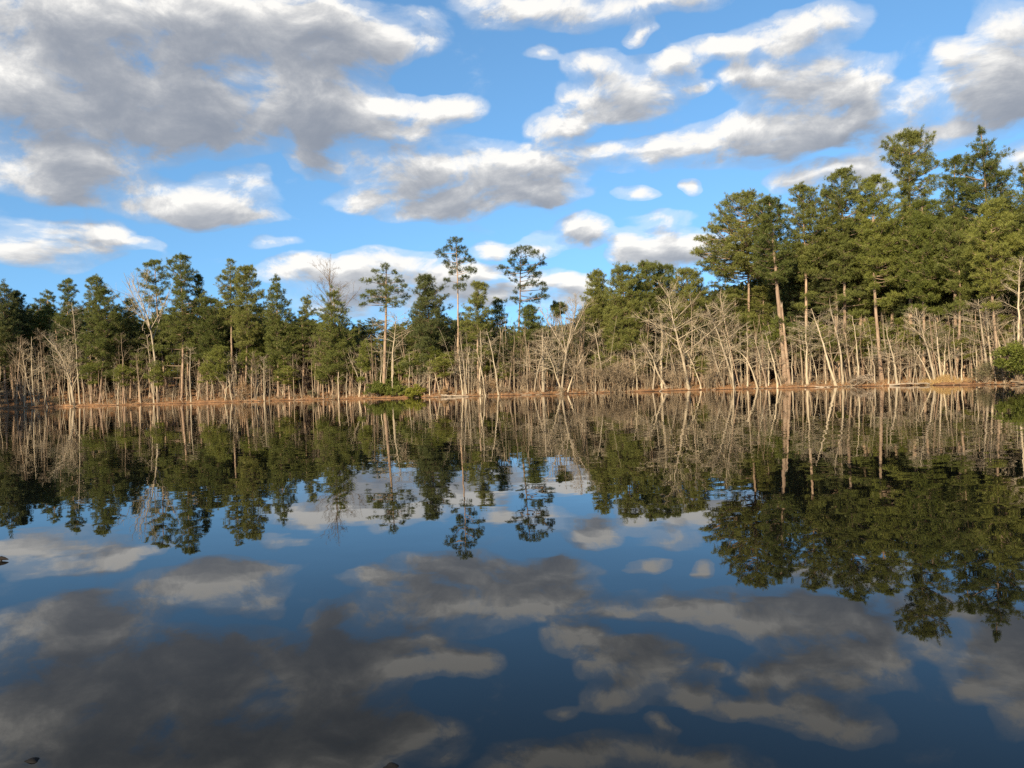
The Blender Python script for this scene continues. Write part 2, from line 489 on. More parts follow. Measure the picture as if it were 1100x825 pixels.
# ------------------------------------------------------------------ mesh helpers
class MB:
    """collects triangles, quads and tubes; build() links them as one mesh object"""

    def __init__(self):
        self.v, self.f3, self.f4, self.n = [], [], [], 0

    def add(self, v, f3=None, f4=None):
        v = np.asarray(v, float).reshape(-1, 3)
        if f3 is not None and len(f3):
            self.f3.append(np.asarray(f3, int) + self.n)
        if f4 is not None and len(f4):
            self.f4.append(np.asarray(f4, int) + self.n)
        self.v.append(v); self.n += len(v)

    def tubes(self, P, R, sides=5):
        """P (n,k,3) centre lines, R (n,k) radii"""
        P = np.asarray(P, float); R = np.asarray(R, float)
        if P.ndim == 2:
            P, R = P[None], R[None]
        n, k, _ = P.shape
        if n == 0:
            return
        T = np.gradient(P, axis=1)
        T /= np.linalg.norm(T, axis=2, keepdims=True) + 1e-9
        ref = np.where(np.abs(T[..., 2:3]) > .9, np.array([1., 0, 0]), np.array([0, 0, 1.]))
        A = np.cross(T, ref); A /= np.linalg.norm(A, axis=2, keepdims=True) + 1e-9
        B = np.cross(T, A)
        th = np.arange(sides) * 2 * pi / sides
        V = (P[:, :, None] + R[:, :, None, None] * (A[:, :, None] * np.cos(th)[:, None] + B[:, :, None] * np.sin(th)[:, None]))
        i = np.arange(n)[:, None, None] * k * sides; j = np.arange(k - 1)[None, :, None] * sides; s = np.arange(sides)[None, None]
        s2 = (s + 1) % sides
        F = np.stack([i + j + s, i + j + s2, i + j + sides + s2, i + j + sides + s], -1).reshape(-1, 4)
        self.add(V, None, F)

    def mesh(self, name, mat, smooth=True):
        me = bpy.data.meshes.new(name)
        V = np.concatenate(self.v) if self.v else np.zeros((0, 3))
        f3 = np.concatenate(self.f3) if self.f3 else np.zeros((0, 3), int)
        f4 = np.concatenate(self.f4) if self.f4 else np.zeros((0, 4), int)
        me.vertices.add(len(V)); me.vertices.foreach_set('co', V.astype(np.float32).ravel())
        me.loops.add(f3.size + f4.size)
        me.loops.foreach_set('vertex_index', np.r_[f3.ravel(), f4.ravel()].astype(np.int32))
        np_ = len(f3) + len(f4)
        me.polygons.add(np_)
        st = np.r_[np.arange(len(f3)) * 3, f3.size + np.arange(len(f4)) * 4].astype(np.int32)
        me.polygons.foreach_set('loop_start', st)
        me.polygons.foreach_set('use_smooth', np.full(np_, smooth))
        me.update(calc_edges=True)
        me.validate()
        me.materials.append(mat)
        return me


def link(name, data, parent=None):
    o = bpy.data.objects.new(name, data)
    COL.objects.link(o)
    if parent:
        o.parent = parent
    return o


def tag(o, label, cat, group=None, kind=None):
    o['label'] = label
    if cat:
        o['category'] = cat
    if group:
        o['group'] = group
    if kind:
        o['kind'] = kind
    return o


def unit(v):
    return v / (np.linalg.norm(v, axis=-1, keepdims=True) + 1e-9)


# ------------------------------------------------------------------ the setting
def build_ground():
    na = 1440
    a = ANG[:-1]
    R = RTAB[:-1]
    inner = [.05, .3, .6, .85]
    offs = [-9, -4, -1.5, -.6, -.2, .1, .3, .6, 1, 1.6, 2.5, 4, 6, 9, 13, 18, 25, 35, 50, 80, 140, 300, 800, 2500, 6000]
    rows = [R * t for t in inner] + [np.maximum(R * .9 if o_ < -5 else R + o_, R * .86) + (0 if o_ >= -5 else 0) for o_ in offs]
    rows[len(inner)] = R * .9
    rows = [np.maximum.accumulate(np.stack(rows), 0)[i] for i in range(len(rows))]
    X = np.stack([CX + r * np.cos(a) for r in rows]); Y = np.stack([CY + r * np.sin(a) for r in rows])
    Z = ground_z(X, Y)
    k = len(rows)
    V = np.stack([X, Y, Z], -1).reshape(-1, 3)
    i = np.arange(k - 1)[:, None] * na; j = np.arange(na)[None]; j2 = (j + 1) % na
    F = np.stack([i + j, i + na + j, i + na + j2, i + j2], -1).reshape(-1, 4)
    mb = MB(); mb.add(V, None, F)
    c0 = mb.n
    mb.add([[CX, CY, -4]], np.stack([np.full(na, 0), np.arange(na) - c0, (np.arange(na) + 1) % na - c0], -1))
    o = link('ground', mb.mesh('ground', ground_material()))
    tag(o, 'brown leaf littered ground of the pond bank and wood floor', None, None, 'structure')


def build_water():
    a = ANG[:-1:2]; R = RTAB[:-1:2] + 1.0
    na = len(a)
    V = np.r_[np.stack([CX + R * np.cos(a), CY + R * np.sin(a), 0 * a], -1), [[CX, CY, 0]]]
    F = np.stack([np.full(na, na), np.arange(na), (np.arange(na) + 1) % na], -1)
    mb = MB(); mb.add(V, F)
    o = link('water', mb.mesh('water', water_material()))
    tag(o, 'still dark pond water mirroring the trees and clouds', None, None, 'structure')


build_ground()
build_water()


# ------------------------------------------------------------------ foliage
def tufts(mb, P, D, rng, blades=7, length=.36, width=.075, spread=.85, up=.25):
    n = len(P)
    if n == 0:
        return
    d = D[:, None] * .55 + rng.normal(size=(n, blades, 3)) * spread * .6 + np.array([0, 0, up])
    d = unit(d)
    side = unit(np.cross(d, rng.normal(size=(n, blades, 3))))
    L = length * rng.uniform(.65, 1.2, (n, blades, 1)); Wd = width * rng.uniform(.7, 1.3, (n, blades, 1))
    p = P[:, None] + rng.normal(size=(n, blades, 3)) * .05
    V = np.stack([p - side * Wd * .35, p + d * L * .5 + side * Wd * .5, p + d * L, p + d * L * .5 - side * Wd * .5], 2)
    m = n * blades
    F = np.arange(m * 4).reshape(m, 4)
    mb.add(V.reshape(-1, 3), None, F)


def leaves(mb, P, rng, size=.12):
    n = len(P)
    a = unit(rng.normal(size=(n, 3))); b = unit(np.cross(a, rng.normal(size=(n, 3))))
    s = size * rng.uniform(.6, 1.3, (n, 1))
    V = np.stack([P - a * s, P + b * s * .45, P + a * s, P - b * s * .45], 1)
    mb.add(V.reshape(-1, 3), None, np.arange(n * 4).reshape(n, 4))


def bent(p0, p1, k, bow, rng):
    """k points from p0 (n,3) to p1 (n,3) with a bow (n,3) in the middle"""
    t = np.linspace(0, 1, k)[None, :, None]
    return p0[:, None] * (1 - t) + p1[:, None] * t + bow[:, None] * (4 * t * (1 - t))


def pine_meshes(rng, H, axis, r0, prof, density=1.6, pads=(), twig_len=1.0, dead=6, tuft=1.0):
    """axis(z)->(x,y) of the trunk; prof = (z array, left radius array, right radius array), all in metres.
    Returns (trunk with limbs, needles)."""
    tk, cr = MB(), MB()
    zs = np.r_[-.6, np.linspace(0, H, 13)]
    P = np.array([[*axis(max(z, 0)), z] for z in zs])
    t = np.clip(zs / H, 0, 1)
    R = r0 * (1.0 - .82 * t ** 1.1) * (1 + .35 * np.exp(-np.maximum(zs, 0) / .5))
    wig = rng.normal(size=(len(zs), 2)) * .012 * H / 2 * np.minimum(t, .4)[:, None] * .5
    P[:, :2] += wig
    tk.tubes(P, R, 7)

    def ax(z):
        return np.stack([np.interp(z, zs, P[:, 0]), np.interp(z, zs, P[:, 1])], -1)
    pz, pl, pr = prof
    lo, hi = pz[0], pz[-1]
    area = np.trapezoid(pl + pr, pz) if hasattr(np, 'trapezoid') else np.trapz(pl + pr, pz)
    nb = max(12, int(area * density * 1.3))
    zz = np.linspace(lo, hi, 200)
    w = np.interp(zz, pz, pl + pr) + .25
    cdf = np.cumsum(w); cdf /= cdf[-1]
    ze = np.interp((np.arange(nb) + rng.uniform(0, 1, nb)) / nb, cdf, zz)
    az = np.arange(nb) * 2.39996 + rng.uniform(-.5, .5, nb) + rng.uniform(0, 6)
    c, s = np.cos(az), np.sin(az)
    l_, r_ = np.interp(ze, pz, pl), np.interp(ze, pz, pr)
    av = .5 * (l_ + r_)
    Lr = np.where(c > 0, r_, l_) * c * c + av * s * s
    L = np.maximum(.12, Lr * rng.choice([1, .9, .75, .5], nb, p=[.4, .25, .2, .15]) * rng.uniform(.9, 1.05, nb) - .25)
    tt = (ze - lo) / max(hi - lo, .1)
    rise = L * (.05 + .75 * tt ** 1.5) + rng.uniform(-.15, .25, nb) * L
    rise = np.minimum(rise, ze * .5)
    z0 = np.maximum(ze - rise, .3)
    b0 = np.c_[ax(z0), z0]
    b1 = np.c_[ax(ze) + L[:, None] * np.c_[c, s], ze]
    bow = np.c_[np.zeros((nb, 2)), -.10 * L * rng.uniform(.3, 1.3, nb)]
    if len(pads):
        pp = np.array(pads)                       # (x, y, z, rx, rz) relative to the tree base
        z0p = np.maximum(pp[:, 2] - .3, .4)
        b0 = np.r_[b0, np.c_[ax(z0p), z0p]]; b1 = np.r_[b1, pp[:, :3]]
        bow = np.r_[bow, np.c_[np.zeros((len(pp), 2)), -.05 * pp[:, 3]]]
        L = np.r_[L, np.linalg.norm(b1[len(L):, :2] - b0[len(L):, :2], axis=1)]
    K = 5
    B = bent(b0, b1, K, bow, rng)
    rb = np.clip(.016 * L + .012, .014, .11)[:, None] * np.linspace(1, .35, K)[None]
    tk.tubes(B, rb, 4)
    # twigs along the outer part of each branch, each carrying needle tufts
    TP, TD = [], []
    for i in range(nb):
        m = int(3 + L[i] * 2.4)
        ss = rng.uniform(.30 if L[i] > 1 else 0., 1.0, m) ** .8
        q = np.stack([np.interp(ss, np.linspace(0, 1, K), B[i, :, j]) for j in range(3)], -1)
        dirb = unit(b1[i] - b0[i] + np.array([0, 0, .05]))
        side = unit(np.cross(dirb, [0, 0, 1.]) + 1e-6)
        sg = rng.choice([-1, 1], m)
        dv = unit(dirb[None] * rng.uniform(.3, 1.0, (m, 1)) + side[None] * (sg * rng.uniform(.3, 1.0, m))[:, None]
                  + np.array([0, 0, 1.]) * rng.uniform(-.05, .75, (m, 1)))
        tl = twig_len * rng.uniform(.5, 1.15, m) * min(1, .35 + L[i] * .35)
        e = q + dv * tl[:, None]
        tk.tubes(np.stack([q, e], 1), np.stack([np.full(m, .014), np.full(m, .008)], 1), 3)
        for f in (.5, .8, 1.0):
            TP.append(q + dv * (tl * f)[:, None] + rng.normal(size=(m, 3)) * .09); TD.append(dv)
        TP.append(b1[i][None] + rng.normal(size=(2, 3)) * .1); TD.append(np.repeat(dirb[None], 2, 0))
    for p_ in (pads if len(pads) else ()):
        m = int(30 * p_[3] * max(p_[4], .4) * 2.2) + 16
        u = unit(rng.normal(size=(m, 3))) * rng.uniform(0, 1, (m, 1)) ** .45
        TP.append(np.array(p_[:3]) + u * np.array([p_[3], p_[3] * .9, p_[4]])); TD.append(unit(u + np.array([0, 0, .4])))
    TP, TD = np.concatenate(TP), np.concatenate(TD)
    tufts(cr, TP, TD, rng, 15, .37 * tuft, .038 * tuft)
    # dead stubs below the crown
    if dead:
        zd = rng.uniform(.25, 1, dead) * lo
        ad = rng.uniform(0, 6.3, dead)
        ld = rng.uniform(.4, 1.6, dead)
        d0 = np.c_[ax(zd), zd]
        d1 = d0 + np.c_[np.cos(ad) * ld, np.sin(ad) * ld, rng.uniform(-.3, .3, dead)]
        tk.tubes(np.stack([d0, d1], 1), np.stack([np.full(dead, .03), np.full(dead, .01)], 1), 3)
    return tk, cr


def place(px, db):
    d = shore_d(px) + db
    x = lateral(px, d)
    return x, d, gz(x, d)


# --- generic pines: prototypes, then copies
def proto_pine(seed, H, cw, cb, cone, density, needle, sparse=0, lean=.03):
    rng = np.random.default_rng(seed)
    lo = cb * H
    tz = np.linspace(0, 1, 9)
    if cone:
        w = cw * (1 - tz) ** .75 * (.75 + .25 * np.minimum(tz * 5, 1)) + .3
    else:
        w = cw * np.sqrt(np.clip(1 - (1.6 * tz - .6) ** 2, .02, 1)) * (.55 + .45 * np.minimum(tz * 3, 1)) + .2
    pl, pr = w * rng.uniform(.65, 1.15, 9), w * rng.uniform(.65, 1.15, 9)
    a = rng.uniform(0, 6.3); k = rng.uniform(0, lean)
    bx, by = rng.normal(size=2) * .25
    pd = []
    zc = np.interp(rng.uniform(0, 1, int(np.sum(pl + pr) * (H - lo) / 9 * .42)) , np.cumsum(np.r_[0, pl + pr]) / np.sum(pl + pr), np.r_[lo, lo + tz * (H - lo)])
    for z_ in zc:
        a_ = rng.uniform(0, 6.3); R_ = np.interp(z_, lo + tz * (H - lo), .5 * (pl + pr)); hw_ = rng.uniform(.5, .95) * min(1.2, .45 + .3 * R_)
        rad_ = max(.05, R_ * rng.choice([.95, .8, .5]) - hw_ * .8)
        pd.append((rad_ * cos(a_), rad_ * sin(a_), z_ - .15, hw_, hw_ * rng.uniform(.34, .5)))
    density *= .62
    tk, cr = pine_meshes(rng, H - .3, lambda z: (cos(a) * k * z + bx * sin(z / H * 3), sin(a) * k * z + by * sin(z / H * 3)),
                         .0085 * H + .03, (lo + tz * (H - lo), pl, pr), density, pd)
    return tk.mesh('trunk', M['pine_bark']), cr.mesh('crown', M[needle]), H


def make_tree(name, trunk, crown, loc, rz=0.0, sc=(1, 1, 1), tilt=(0, 0)):
    root = link(name, None)
    root.empty_display_size = .5
    root.location = loc
    root.rotation_euler = (tilt[0], tilt[1], rz)
    root.scale = sc
    t = link('trunk', trunk, root)
    c = link('crown', crown, root)
    return root


# --- key pines, outlines measured on the photograph (pixels):
# base x, top x, depth behind the shore, crown rows (y, x left, x right), needle tone, extra low pads, density, label
KEY_PINES = [
    (6, 5, 6, [(303, 2, 8), (312, -6, 14), (330, -12, 20), (352, -14, 22), (375, -14, 22), (392, -8, 16)], 'needle_dark', [], 1.6,
     'dark green pine standing in shade at the very end of the bank'),
    (24, 18, 9, [(313, 12, 22), (320, 4, 28), (335, 2, 32), (355, 4, 36), (380, 8, 34)], 'needle_dark', [], 1.6,
     'round topped dark pine beside the shaded pine at the bank end'),
    (52, 50, 14, [(311, 47, 53), (318, 43, 58), (335, 44, 60), (355, 40, 64)], 'needle', [], 1.4,
     'narrow topped pine behind the pale fan shaped bare tree'),
    (74, 73, 10, [(300, 68, 77), (308, 63, 83), (318, 66, 82), (326, 66, 86), (345, 58, 84), (352, 62, 80)], 'needle', [], 1.4,
     'slim pine with a small tufted top, taller than the pines beside it'),
    (102, 103, 13, [(297, 98, 107), (303, 88, 112), (312, 84, 112), (320, 86, 102), (340, 86, 104)], 'needle_dark', [], 1.1,
     'thin crowned pine with open airy top behind a fuller green pine'),
    (107, 112, 2.5, [(311, 108, 118), (318, 102, 127), (332, 96, 129), (350, 92, 134), (372, 84, 132), (384, 94, 128)], 'needle',
     [(98, 396, 9, 3), (122, 402, 8, 4), (112, 392, 8, 3), (132, 398, 7, 4), (90, 388, 7, 2.5)], 1.3,
     'full green pine with a pale trunk and low drooping sprays'),
    (140, 139, 7, [(321, 135, 143), (330, 130, 150), (345, 128, 152), (365, 130, 154), (382, 126, 150)], 'needle_dark', [], 1.9,
     'dense dark pine beside the white forked bare tree'),
    (180, 166, 12, [(279, 160, 170), (288, 149, 180), (300, 148, 182), (315, 150, 180), (330, 152, 176)], 'needle_dark', [], .7,
     'sparse grey green pine top rising behind the white forked tree'),
    (195, 193, 3, [(273, 187, 199), (281, 180, 205), (293, 176, 211), (304, 180, 208), (318, 184, 221), (330, 180, 222), (352, 168, 214), (366, 172, 210)],
     'needle', [(176, 374, 10, 4), (205, 372, 10, 4), (170, 392, 9, 4), (186, 384, 8, 3), (168, 405, 7, 4)], 1.15,
     'tall pine of stepped crown, highest of the pines around the white forked tree'),
    (212, 213, 8, [(296, 208, 216), (306, 205, 220), (320, 206, 222), (338, 200, 224)], 'needle_dark', [], 1.6,
     'dark pine tucked against the tall stepped pine'),
    (228, 226, 5, [(320, 220, 232), (330, 212, 240), (348, 206, 244), (368, 206, 246), (385, 210, 244)], 'needle',
     [(215, 384, 9, 4), (232, 378, 9, 4)], 1.6,
     'mid height bushy pine between the stepped pine and the twin topped pines'),
    (243, 236, 1.5, [(372, 231, 241), (380, 222, 247), (390, 214, 248), (400, 220, 246), (408, 230, 244)], 'needle_bright', [(222, 397, 8, 3)], 2.2,
     'small bright yellow green pine leaning at the water edge'),
    (249, 247, 6, [(277, 244, 250), (286, 240, 254), (300, 233, 258), (318, 232, 258), (335, 234, 258), (350, 240, 258)], 'needle', [], 1.2,
     'pine with a pointed top, slimmer of two pines growing side by side'),
    (263, 264, 4, [(286, 256, 272), (293, 252, 277), (306, 250, 280), (322, 252, 284), (338, 250, 286), (356, 248, 284), (372, 254, 282)], 'needle', [], 1.5,
     'broad round topped pine beside the slim pointed pine'),
    (299, 297, 4, [(295, 294, 300), (304, 290, 304), (316, 288, 308), (335, 286, 317), (358, 285, 324), (380, 288, 330), (396, 292, 326)], 'needle',
     [(314, 398, 8, 4), (308, 408, 8, 3), (318, 414, 7, 3), (304, 388, 9, 4)], 1.5,
     'conical pine with a sharp tip and yellowish low sprays'),
    (332, 330, 9, [(315, 327, 334), (324, 322, 339), (342, 320, 342), (362, 322, 342)], 'needle', [], .9,
     'thin sparse pine between two conical pines'),
    (364, 358, 3, [(309, 355, 361), (316, 349, 365), (327, 345, 369), (345, 340, 379), (368, 336, 384), (390, 338, 386), (402, 346, 378)], 'needle',
     [(348, 404, 9, 4), (366, 408, 7, 4), (375, 396, 8, 4)], 1.5,
     'wide conical pine standing in front of the twiggy grey tree'),
    (391, 391, 1.5, [(366, 388, 394), (376, 382, 399), (388, 380, 401), (398, 384, 400)], 'needle_bright', [(388, 408, 5, 2)], 2.0,
     'small young pine with a pale stem near the evergreen bushes'),
    (412, 415, 3, [(284, 410, 420), (291, 403, 424), (300, 391, 430), (308, 387, 436), (318, 384, 440), (328, 388, 438), (335, 396, 426)], 'needle',
     [(415, 287, 5, 3), (405, 293, 4, 2.5), (424, 293, 3.5, 2.5), (396, 304, 7, 3), (412, 301, 9, 3.5), (428, 301, 4, 2.5), (434, 308, 4, 2), (400, 313, 10, 3),
      (420, 313, 9, 3.5), (434, 318, 6, 3), (390, 318, 5, 2.5), (406, 323, 9, 2.5), (427, 326, 9, 3), (389, 327, 4, 2), (414, 317, 5, 3), (411, 307, 6, 3)], .25,
     'umbrella topped pine with a long bare pale trunk above the evergreen bushes'),
    (459, 457, 4, [(296, 451, 464), (303, 445, 468), (312, 444, 480), (322, 446, 482), (340, 440, 488), (358, 440, 494), (376, 446, 488)], 'needle_dark',
     [(458, 385, 10, 5), (476, 384, 10, 5), (452, 399, 9, 4), (438, 392, 8, 3)], 1.6,
     'dark dense pine under the tall slender pine with the tufted top'),
    (491, 490, 7, [(257, 480, 499), (263, 470, 503), (272, 467, 505), (282, 472, 511), (291, 480, 510), (299, 476, 500), (308, 484, 498), (316, 484, 498)],
     'needle_dark', [(489, 260, 8, 3), (472, 271, 5.5, 4), (480, 266, 4, 3), (495, 267, 6, 3.5), (502, 276, 4, 3), (507, 281, 5, 2.5), (478, 280, 4, 2.5), (490, 289, 8, 4),
      (507, 293, 6, 3.5), (500, 298, 4, 2.5), (480, 302, 4, 2.5), (495, 310, 8, 4), (489, 275, 4, 2)], .25,
     'tall slender pine with an open tufted top standing well above its neighbours'),
    (514, 514, 3, [(302, 509, 521), (312, 505, 526), (326, 502, 531), (340, 496, 533), (353, 492, 531), (362, 500, 526)], 'needle', [], 1.2,
     'pine with reddish twin stems rising beside the tall slender pine'),
    (536, 535, 9, [(318, 531, 540), (328, 525, 546), (345, 522, 548), (360, 526, 544)], 'needle', [], 1.2,
     'short pine top half hidden between the two tallest lone pines'),
    (557, 560, 8, [(266, 554, 573), (273, 546, 583), (282, 533, 589), (290, 536, 586), (299, 541, 581), (308, 556, 590), (318, 549, 590), (325, 548, 578)],
     'needle_dark', [(562, 269, 10, 3), (552, 274, 6, 3), (574, 274, 8, 4), (583, 282, 5, 3), (540, 286, 6, 3.5), (550, 281, 5, 3), (563, 280, 5, 3), (570, 288, 6, 3), (578, 295, 5, 3),
      (556, 291, 4, 2), (583, 304, 5, 2.5), (572, 306, 8, 3.5), (585, 310, 4, 2), (552, 321, 5, 2.5), (575, 321, 10, 3), (585, 320, 5, 2), (545, 292, 3, 2)], .25,
     'lone tall pine with a flat rounded crown and pinkish upper trunk'),
    (570, 568, 5, [(329, 563, 574), (338, 556, 582), (350, 553, 586), (366, 556, 584)], 'needle', [], 1.7,
     'low green pine filling in beneath the lone flat crowned pine'),
    (601, 600, 14, [(325, 594, 606), (330, 588, 610), (340, 592, 608)], 'needle_dark', [], 1.2,
     'small flat topped pine peeking out above the bare trees'),
    (640, 641, 8, [(292, 635, 647), (300, 628, 653), (318, 626, 655), (336, 624, 656), (360, 628, 656)], 'needle', [], 1.8,
     'outer pine at the open side of the dense dark green clump'),
    (680, 669, 4, [(286, 660, 675), (296, 652, 684), (314, 650, 692), (334, 648, 696), (356, 646, 698), (376, 648, 700)], 'needle',
     [(660, 388, 12, 5), (690, 384, 12, 5), (684, 398, 9, 5), (644, 384, 9, 4)], 1.8,
     'big dense pine with a pale patch of trunk showing through its dark crown'),
    (697, 696, 8, [(282, 688, 706), (290, 680, 714), (308, 678, 718), (330, 676, 722), (354, 680, 722)], 'needle_dark', [], 2.0,
     'tallest dark pine in the dense clump beside the arching bare tree'),
    (716, 715, 10, [(285, 709, 722), (295, 702, 728), (312, 700, 732), (335, 702, 734)], 'needle', [], 1.7,
     'pine shouldering the back of the dense clump'),
    (739, 737, 9, [(289, 728, 745), (298, 720, 754), (315, 718, 760), (335, 720, 764), (352, 724, 760)], 'needle', [], 1.8,
     'rounded pine behind the arching bare tree'),
    (803, 800, 7, [(206, 788, 808), (216, 772, 822), (232, 764, 828), (246, 752, 832), (258, 748, 836), (272, 744, 838), (286, 752, 836), (298, 772, 832)],
     'needle', [(752, 258, 9, 2.5), (748, 273, 9, 2), (762, 246, 9, 2.5), (757, 283, 10, 2.5), (770, 237, 8, 2.5), (775, 222, 8, 3), (796, 342, 14, 6), (812, 350, 12, 5), (770, 296, 10, 3), (784, 320, 9, 3)], 1.35,
     'great spreading pine whose crown hangs out over the open sky'),
    (844, 826, 2.5, [(212, 818, 832), (222, 808, 842), (240, 806, 848), (262, 808, 852), (284, 810, 852), (304, 816, 850)], 'needle', [(848, 352, 9, 5), (835, 345, 8, 4)], 1.3,
     'pine with the thickest trunk, leaning out at the water edge'),
    (866, 862, 5, [(199, 854, 870), (208, 846, 880), (226, 843, 886), (250, 846, 888), (276, 848, 892), (298, 856, 888)], 'needle', [(866, 318, 10, 4), (858, 330, 8, 3)], 1.4,
     'pine with a rounded top beside the great spreading pine'),
    (886, 888, 8, [(205, 882, 896), (220, 878, 902), (245, 876, 906), (270, 878, 908), (296, 880, 904)], 'needle_dark', [], 1.3,
     'shaded pine wedged between taller lit pines'),
    (908, 904, 5, [(183, 896, 911), (193, 888, 922), (210, 885, 932), (232, 886, 936), (256, 888, 936), (280, 890, 932), (302, 896, 926)], 'needle',
     [(910, 318, 13, 4), (918, 337, 15, 3), (932, 326, 10, 3), (900, 322, 9, 3)], 1.5,
     'tall full pine with two bright level sprays low on its trunk'),
    (947, 938, 3.5, [(190, 930, 948), (204, 922, 962), (224, 924, 972), (248, 926, 976), (272, 928, 976), (296, 932, 972), (312, 938, 962)], 'needle_bright',
     [(944, 326, 10, 4), (958, 318, 10, 4)], 1.5,
     'pale olive pine with a huge sunlit crown'),
    (979, 977, 9, [(141, 966, 988), (149, 952, 1000), (158, 947, 1003), (168, 952, 998), (178, 962, 1008), (190, 966, 1016), (203, 970, 1014), (220, 968, 1010), (240, 966, 1006)],
     'needle', [(952, 172, 9, 3)], 1.25,
     'emergent pine with a rounded cap of foliage on a bare dark stem'),
    (992, 990, 5, [(215, 984, 1000), (232, 972, 1012), (255, 968, 1020), (280, 966, 1024), (304, 968, 1022), (322, 976, 1012)], 'needle_bright',
     [(1000, 336, 14, 5), (980, 332, 12, 4)], 1.5,
     'bright pine below the emergent pine with the rounded cap'),
    (1028, 1026, 8, [(168, 1020, 1033), (180, 1012, 1042), (202, 1010, 1046), (230, 1008, 1046), (256, 1010, 1044)], 'needle_dark', [], 1.4,
     'dark pine in the gap between the two tallest emergent pines'),
    (1056, 1054, 7, [(140, 1052, 1057), (147, 1046, 1063), (156, 1040, 1070), (168, 1036, 1082), (180, 1030, 1084), (195, 1026, 1092), (212, 1028, 1092), (234, 1030, 1090), (256, 1034, 1086)],
     'needle', [], 1.15,
     'emergent pine with a tall pointed open crown'),
    (1026, 1024, 4, [(232, 1018, 1032), (248, 1008, 1042), (268, 1004, 1046), (292, 1004, 1046), (314, 1008, 1040)], 'needle',
     [(1020, 330, 12, 5), (1034, 322, 10, 4)], 1.6,
     'full pine above the hump of golden grass'),
    (1075, 1066, 3, [(217, 1060, 1074), (230, 1048, 1086), (250, 1040, 1094), (274, 1040, 1098), (298, 1046, 1096), (318, 1054, 1088)], 'needle_bright',
     [(1060, 330, 10, 4)], 1.6,
     'sunlit pine in front of the pointed emergent pine'),
    (1100, 1098, 5, [(176, 1094, 1102), (190, 1086, 1110), (212, 1084, 1116), (240, 1084, 1118), (268, 1088, 1116), (290, 1094, 1110)], 'needle', [], 1.2,
     'pine cut by the frame edge above the big evergreen bush'),
]


def key_pine(i, rec):
    bx, tx, db, rows, tone, pads, dens, label = rec
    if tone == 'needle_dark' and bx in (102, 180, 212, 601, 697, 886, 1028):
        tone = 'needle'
    rng = np.random.default_rng(100 + i)
    x, y, z0 = place(bx, db)
    k = y / FPX

    def w(px, py):
        u, v = unroll(px, py)
        return u * y - x, CAMH + v * y - z0
    pz, pl, pr = [], [], []
    top = w(tx, rows[0][0])
    H = top[1]
    lean = top[0] / H
    by, fx = rng.normal() * .3, rng.normal() * .25
    def axis(z):
        t = z / H
        return lean * z + fx * sin(pi * t), by * sin(pi * t)
    for py, xl, xr in rows:
        l, zz = w(xl, py); r, _ = w(xr, py)
        a = axis(zz)[0]
        pz.append(zz); pl.append(max(.2, a - l)); pr.append(max(.2, r - a))
    o = np.argsort(pz)
    pz, pl, pr = np.array(pz)[o], np.array(pl)[o], np.array(pr)[o]
    pd = []
    if dens > .3:                       # limb-end clumps all through the crown
        zz_ = np.linspace(pz[0], pz[-1], 80)
        ww = np.interp(zz_, pz, pl + pr)
        cdf = np.cumsum(ww); cdf /= cdf[-1]
        n_ = int(np.sum(ww) * (zz_[1] - zz_[0]) * .34 * min(dens, 1.7)) + 5
        zc = np.interp((np.arange(n_) + rng.uniform(0, 1, n_)) / n_, cdf, zz_)
        for z_, a_ in zip(zc, np.arange(n_) * 2.4 + rng.uniform(0, 6)):
            a_ += rng.normal() * .5
            if sin(a_) > .5 and rng.random() < .5:
                a_ = -a_
            l_, r_ = np.interp(z_, pz, pl), np.interp(z_, pz, pr)
            av = .5 * (l_ + r_); c_ = cos(a_)
            R_ = (r_ if c_ > 0 else l_) * c_ * c_ + av * (1 - c_ * c_)
            q_ = rng.choice([.95, .8, .5]); hw_ = rng.uniform(.55, 1.0) * min(1.25, .45 + .3 * R_)
            rad_ = max(.05, R_ * q_ - hw_ * .8)
            ax_ = axis(z_)
            pd.append((ax_[0] + rad_ * c_, ax_[1] + rad_ * sin(a_), z_ - .15, hw_, hw_ * rng.uniform(.34, .5)))
        tw_ = pl[-1] + pr[-1]                     # rounded cap of the crown
        for c_ in (np.linspace(-1, 1, 2 + int(tw_ / .8)) if tw_ > 1.35 else ()):
            ax_ = axis(pz[-1])
            pd.append((ax_[0] + (pr[-1] if c_ > 0 else pl[-1]) * c_ * .85, rng.normal() * .5, pz[-1] - .25 - .3 * abs(c_) - rng.uniform(0, .25), rng.uniform(.45, .75), .34))
        dens = dens * .62
    for (ppx, ppy, hw, hh) in pads:
        a, zz = w(ppx, ppy)
        pd.append((a, rng.uniform(-2.4, 2.4) if rec[6] < .3 else -rng.uniform(.3, 1.6), zz, hw * k, hh * k))
    r0 = {844: .38, 412: .34, 491: .2, 979: .3}.get(bx, .0080 * H + .04)
    tk, cr = pine_meshes(rng, H - .25, axis, r0, (pz, pl, pr), dens, pd, dead=8)
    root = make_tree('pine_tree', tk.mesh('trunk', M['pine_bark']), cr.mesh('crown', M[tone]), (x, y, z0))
    tag(root, label, 'pine tree')


for i, rec in enumerate(KEY_PINES):
    key_pine(i, rec)

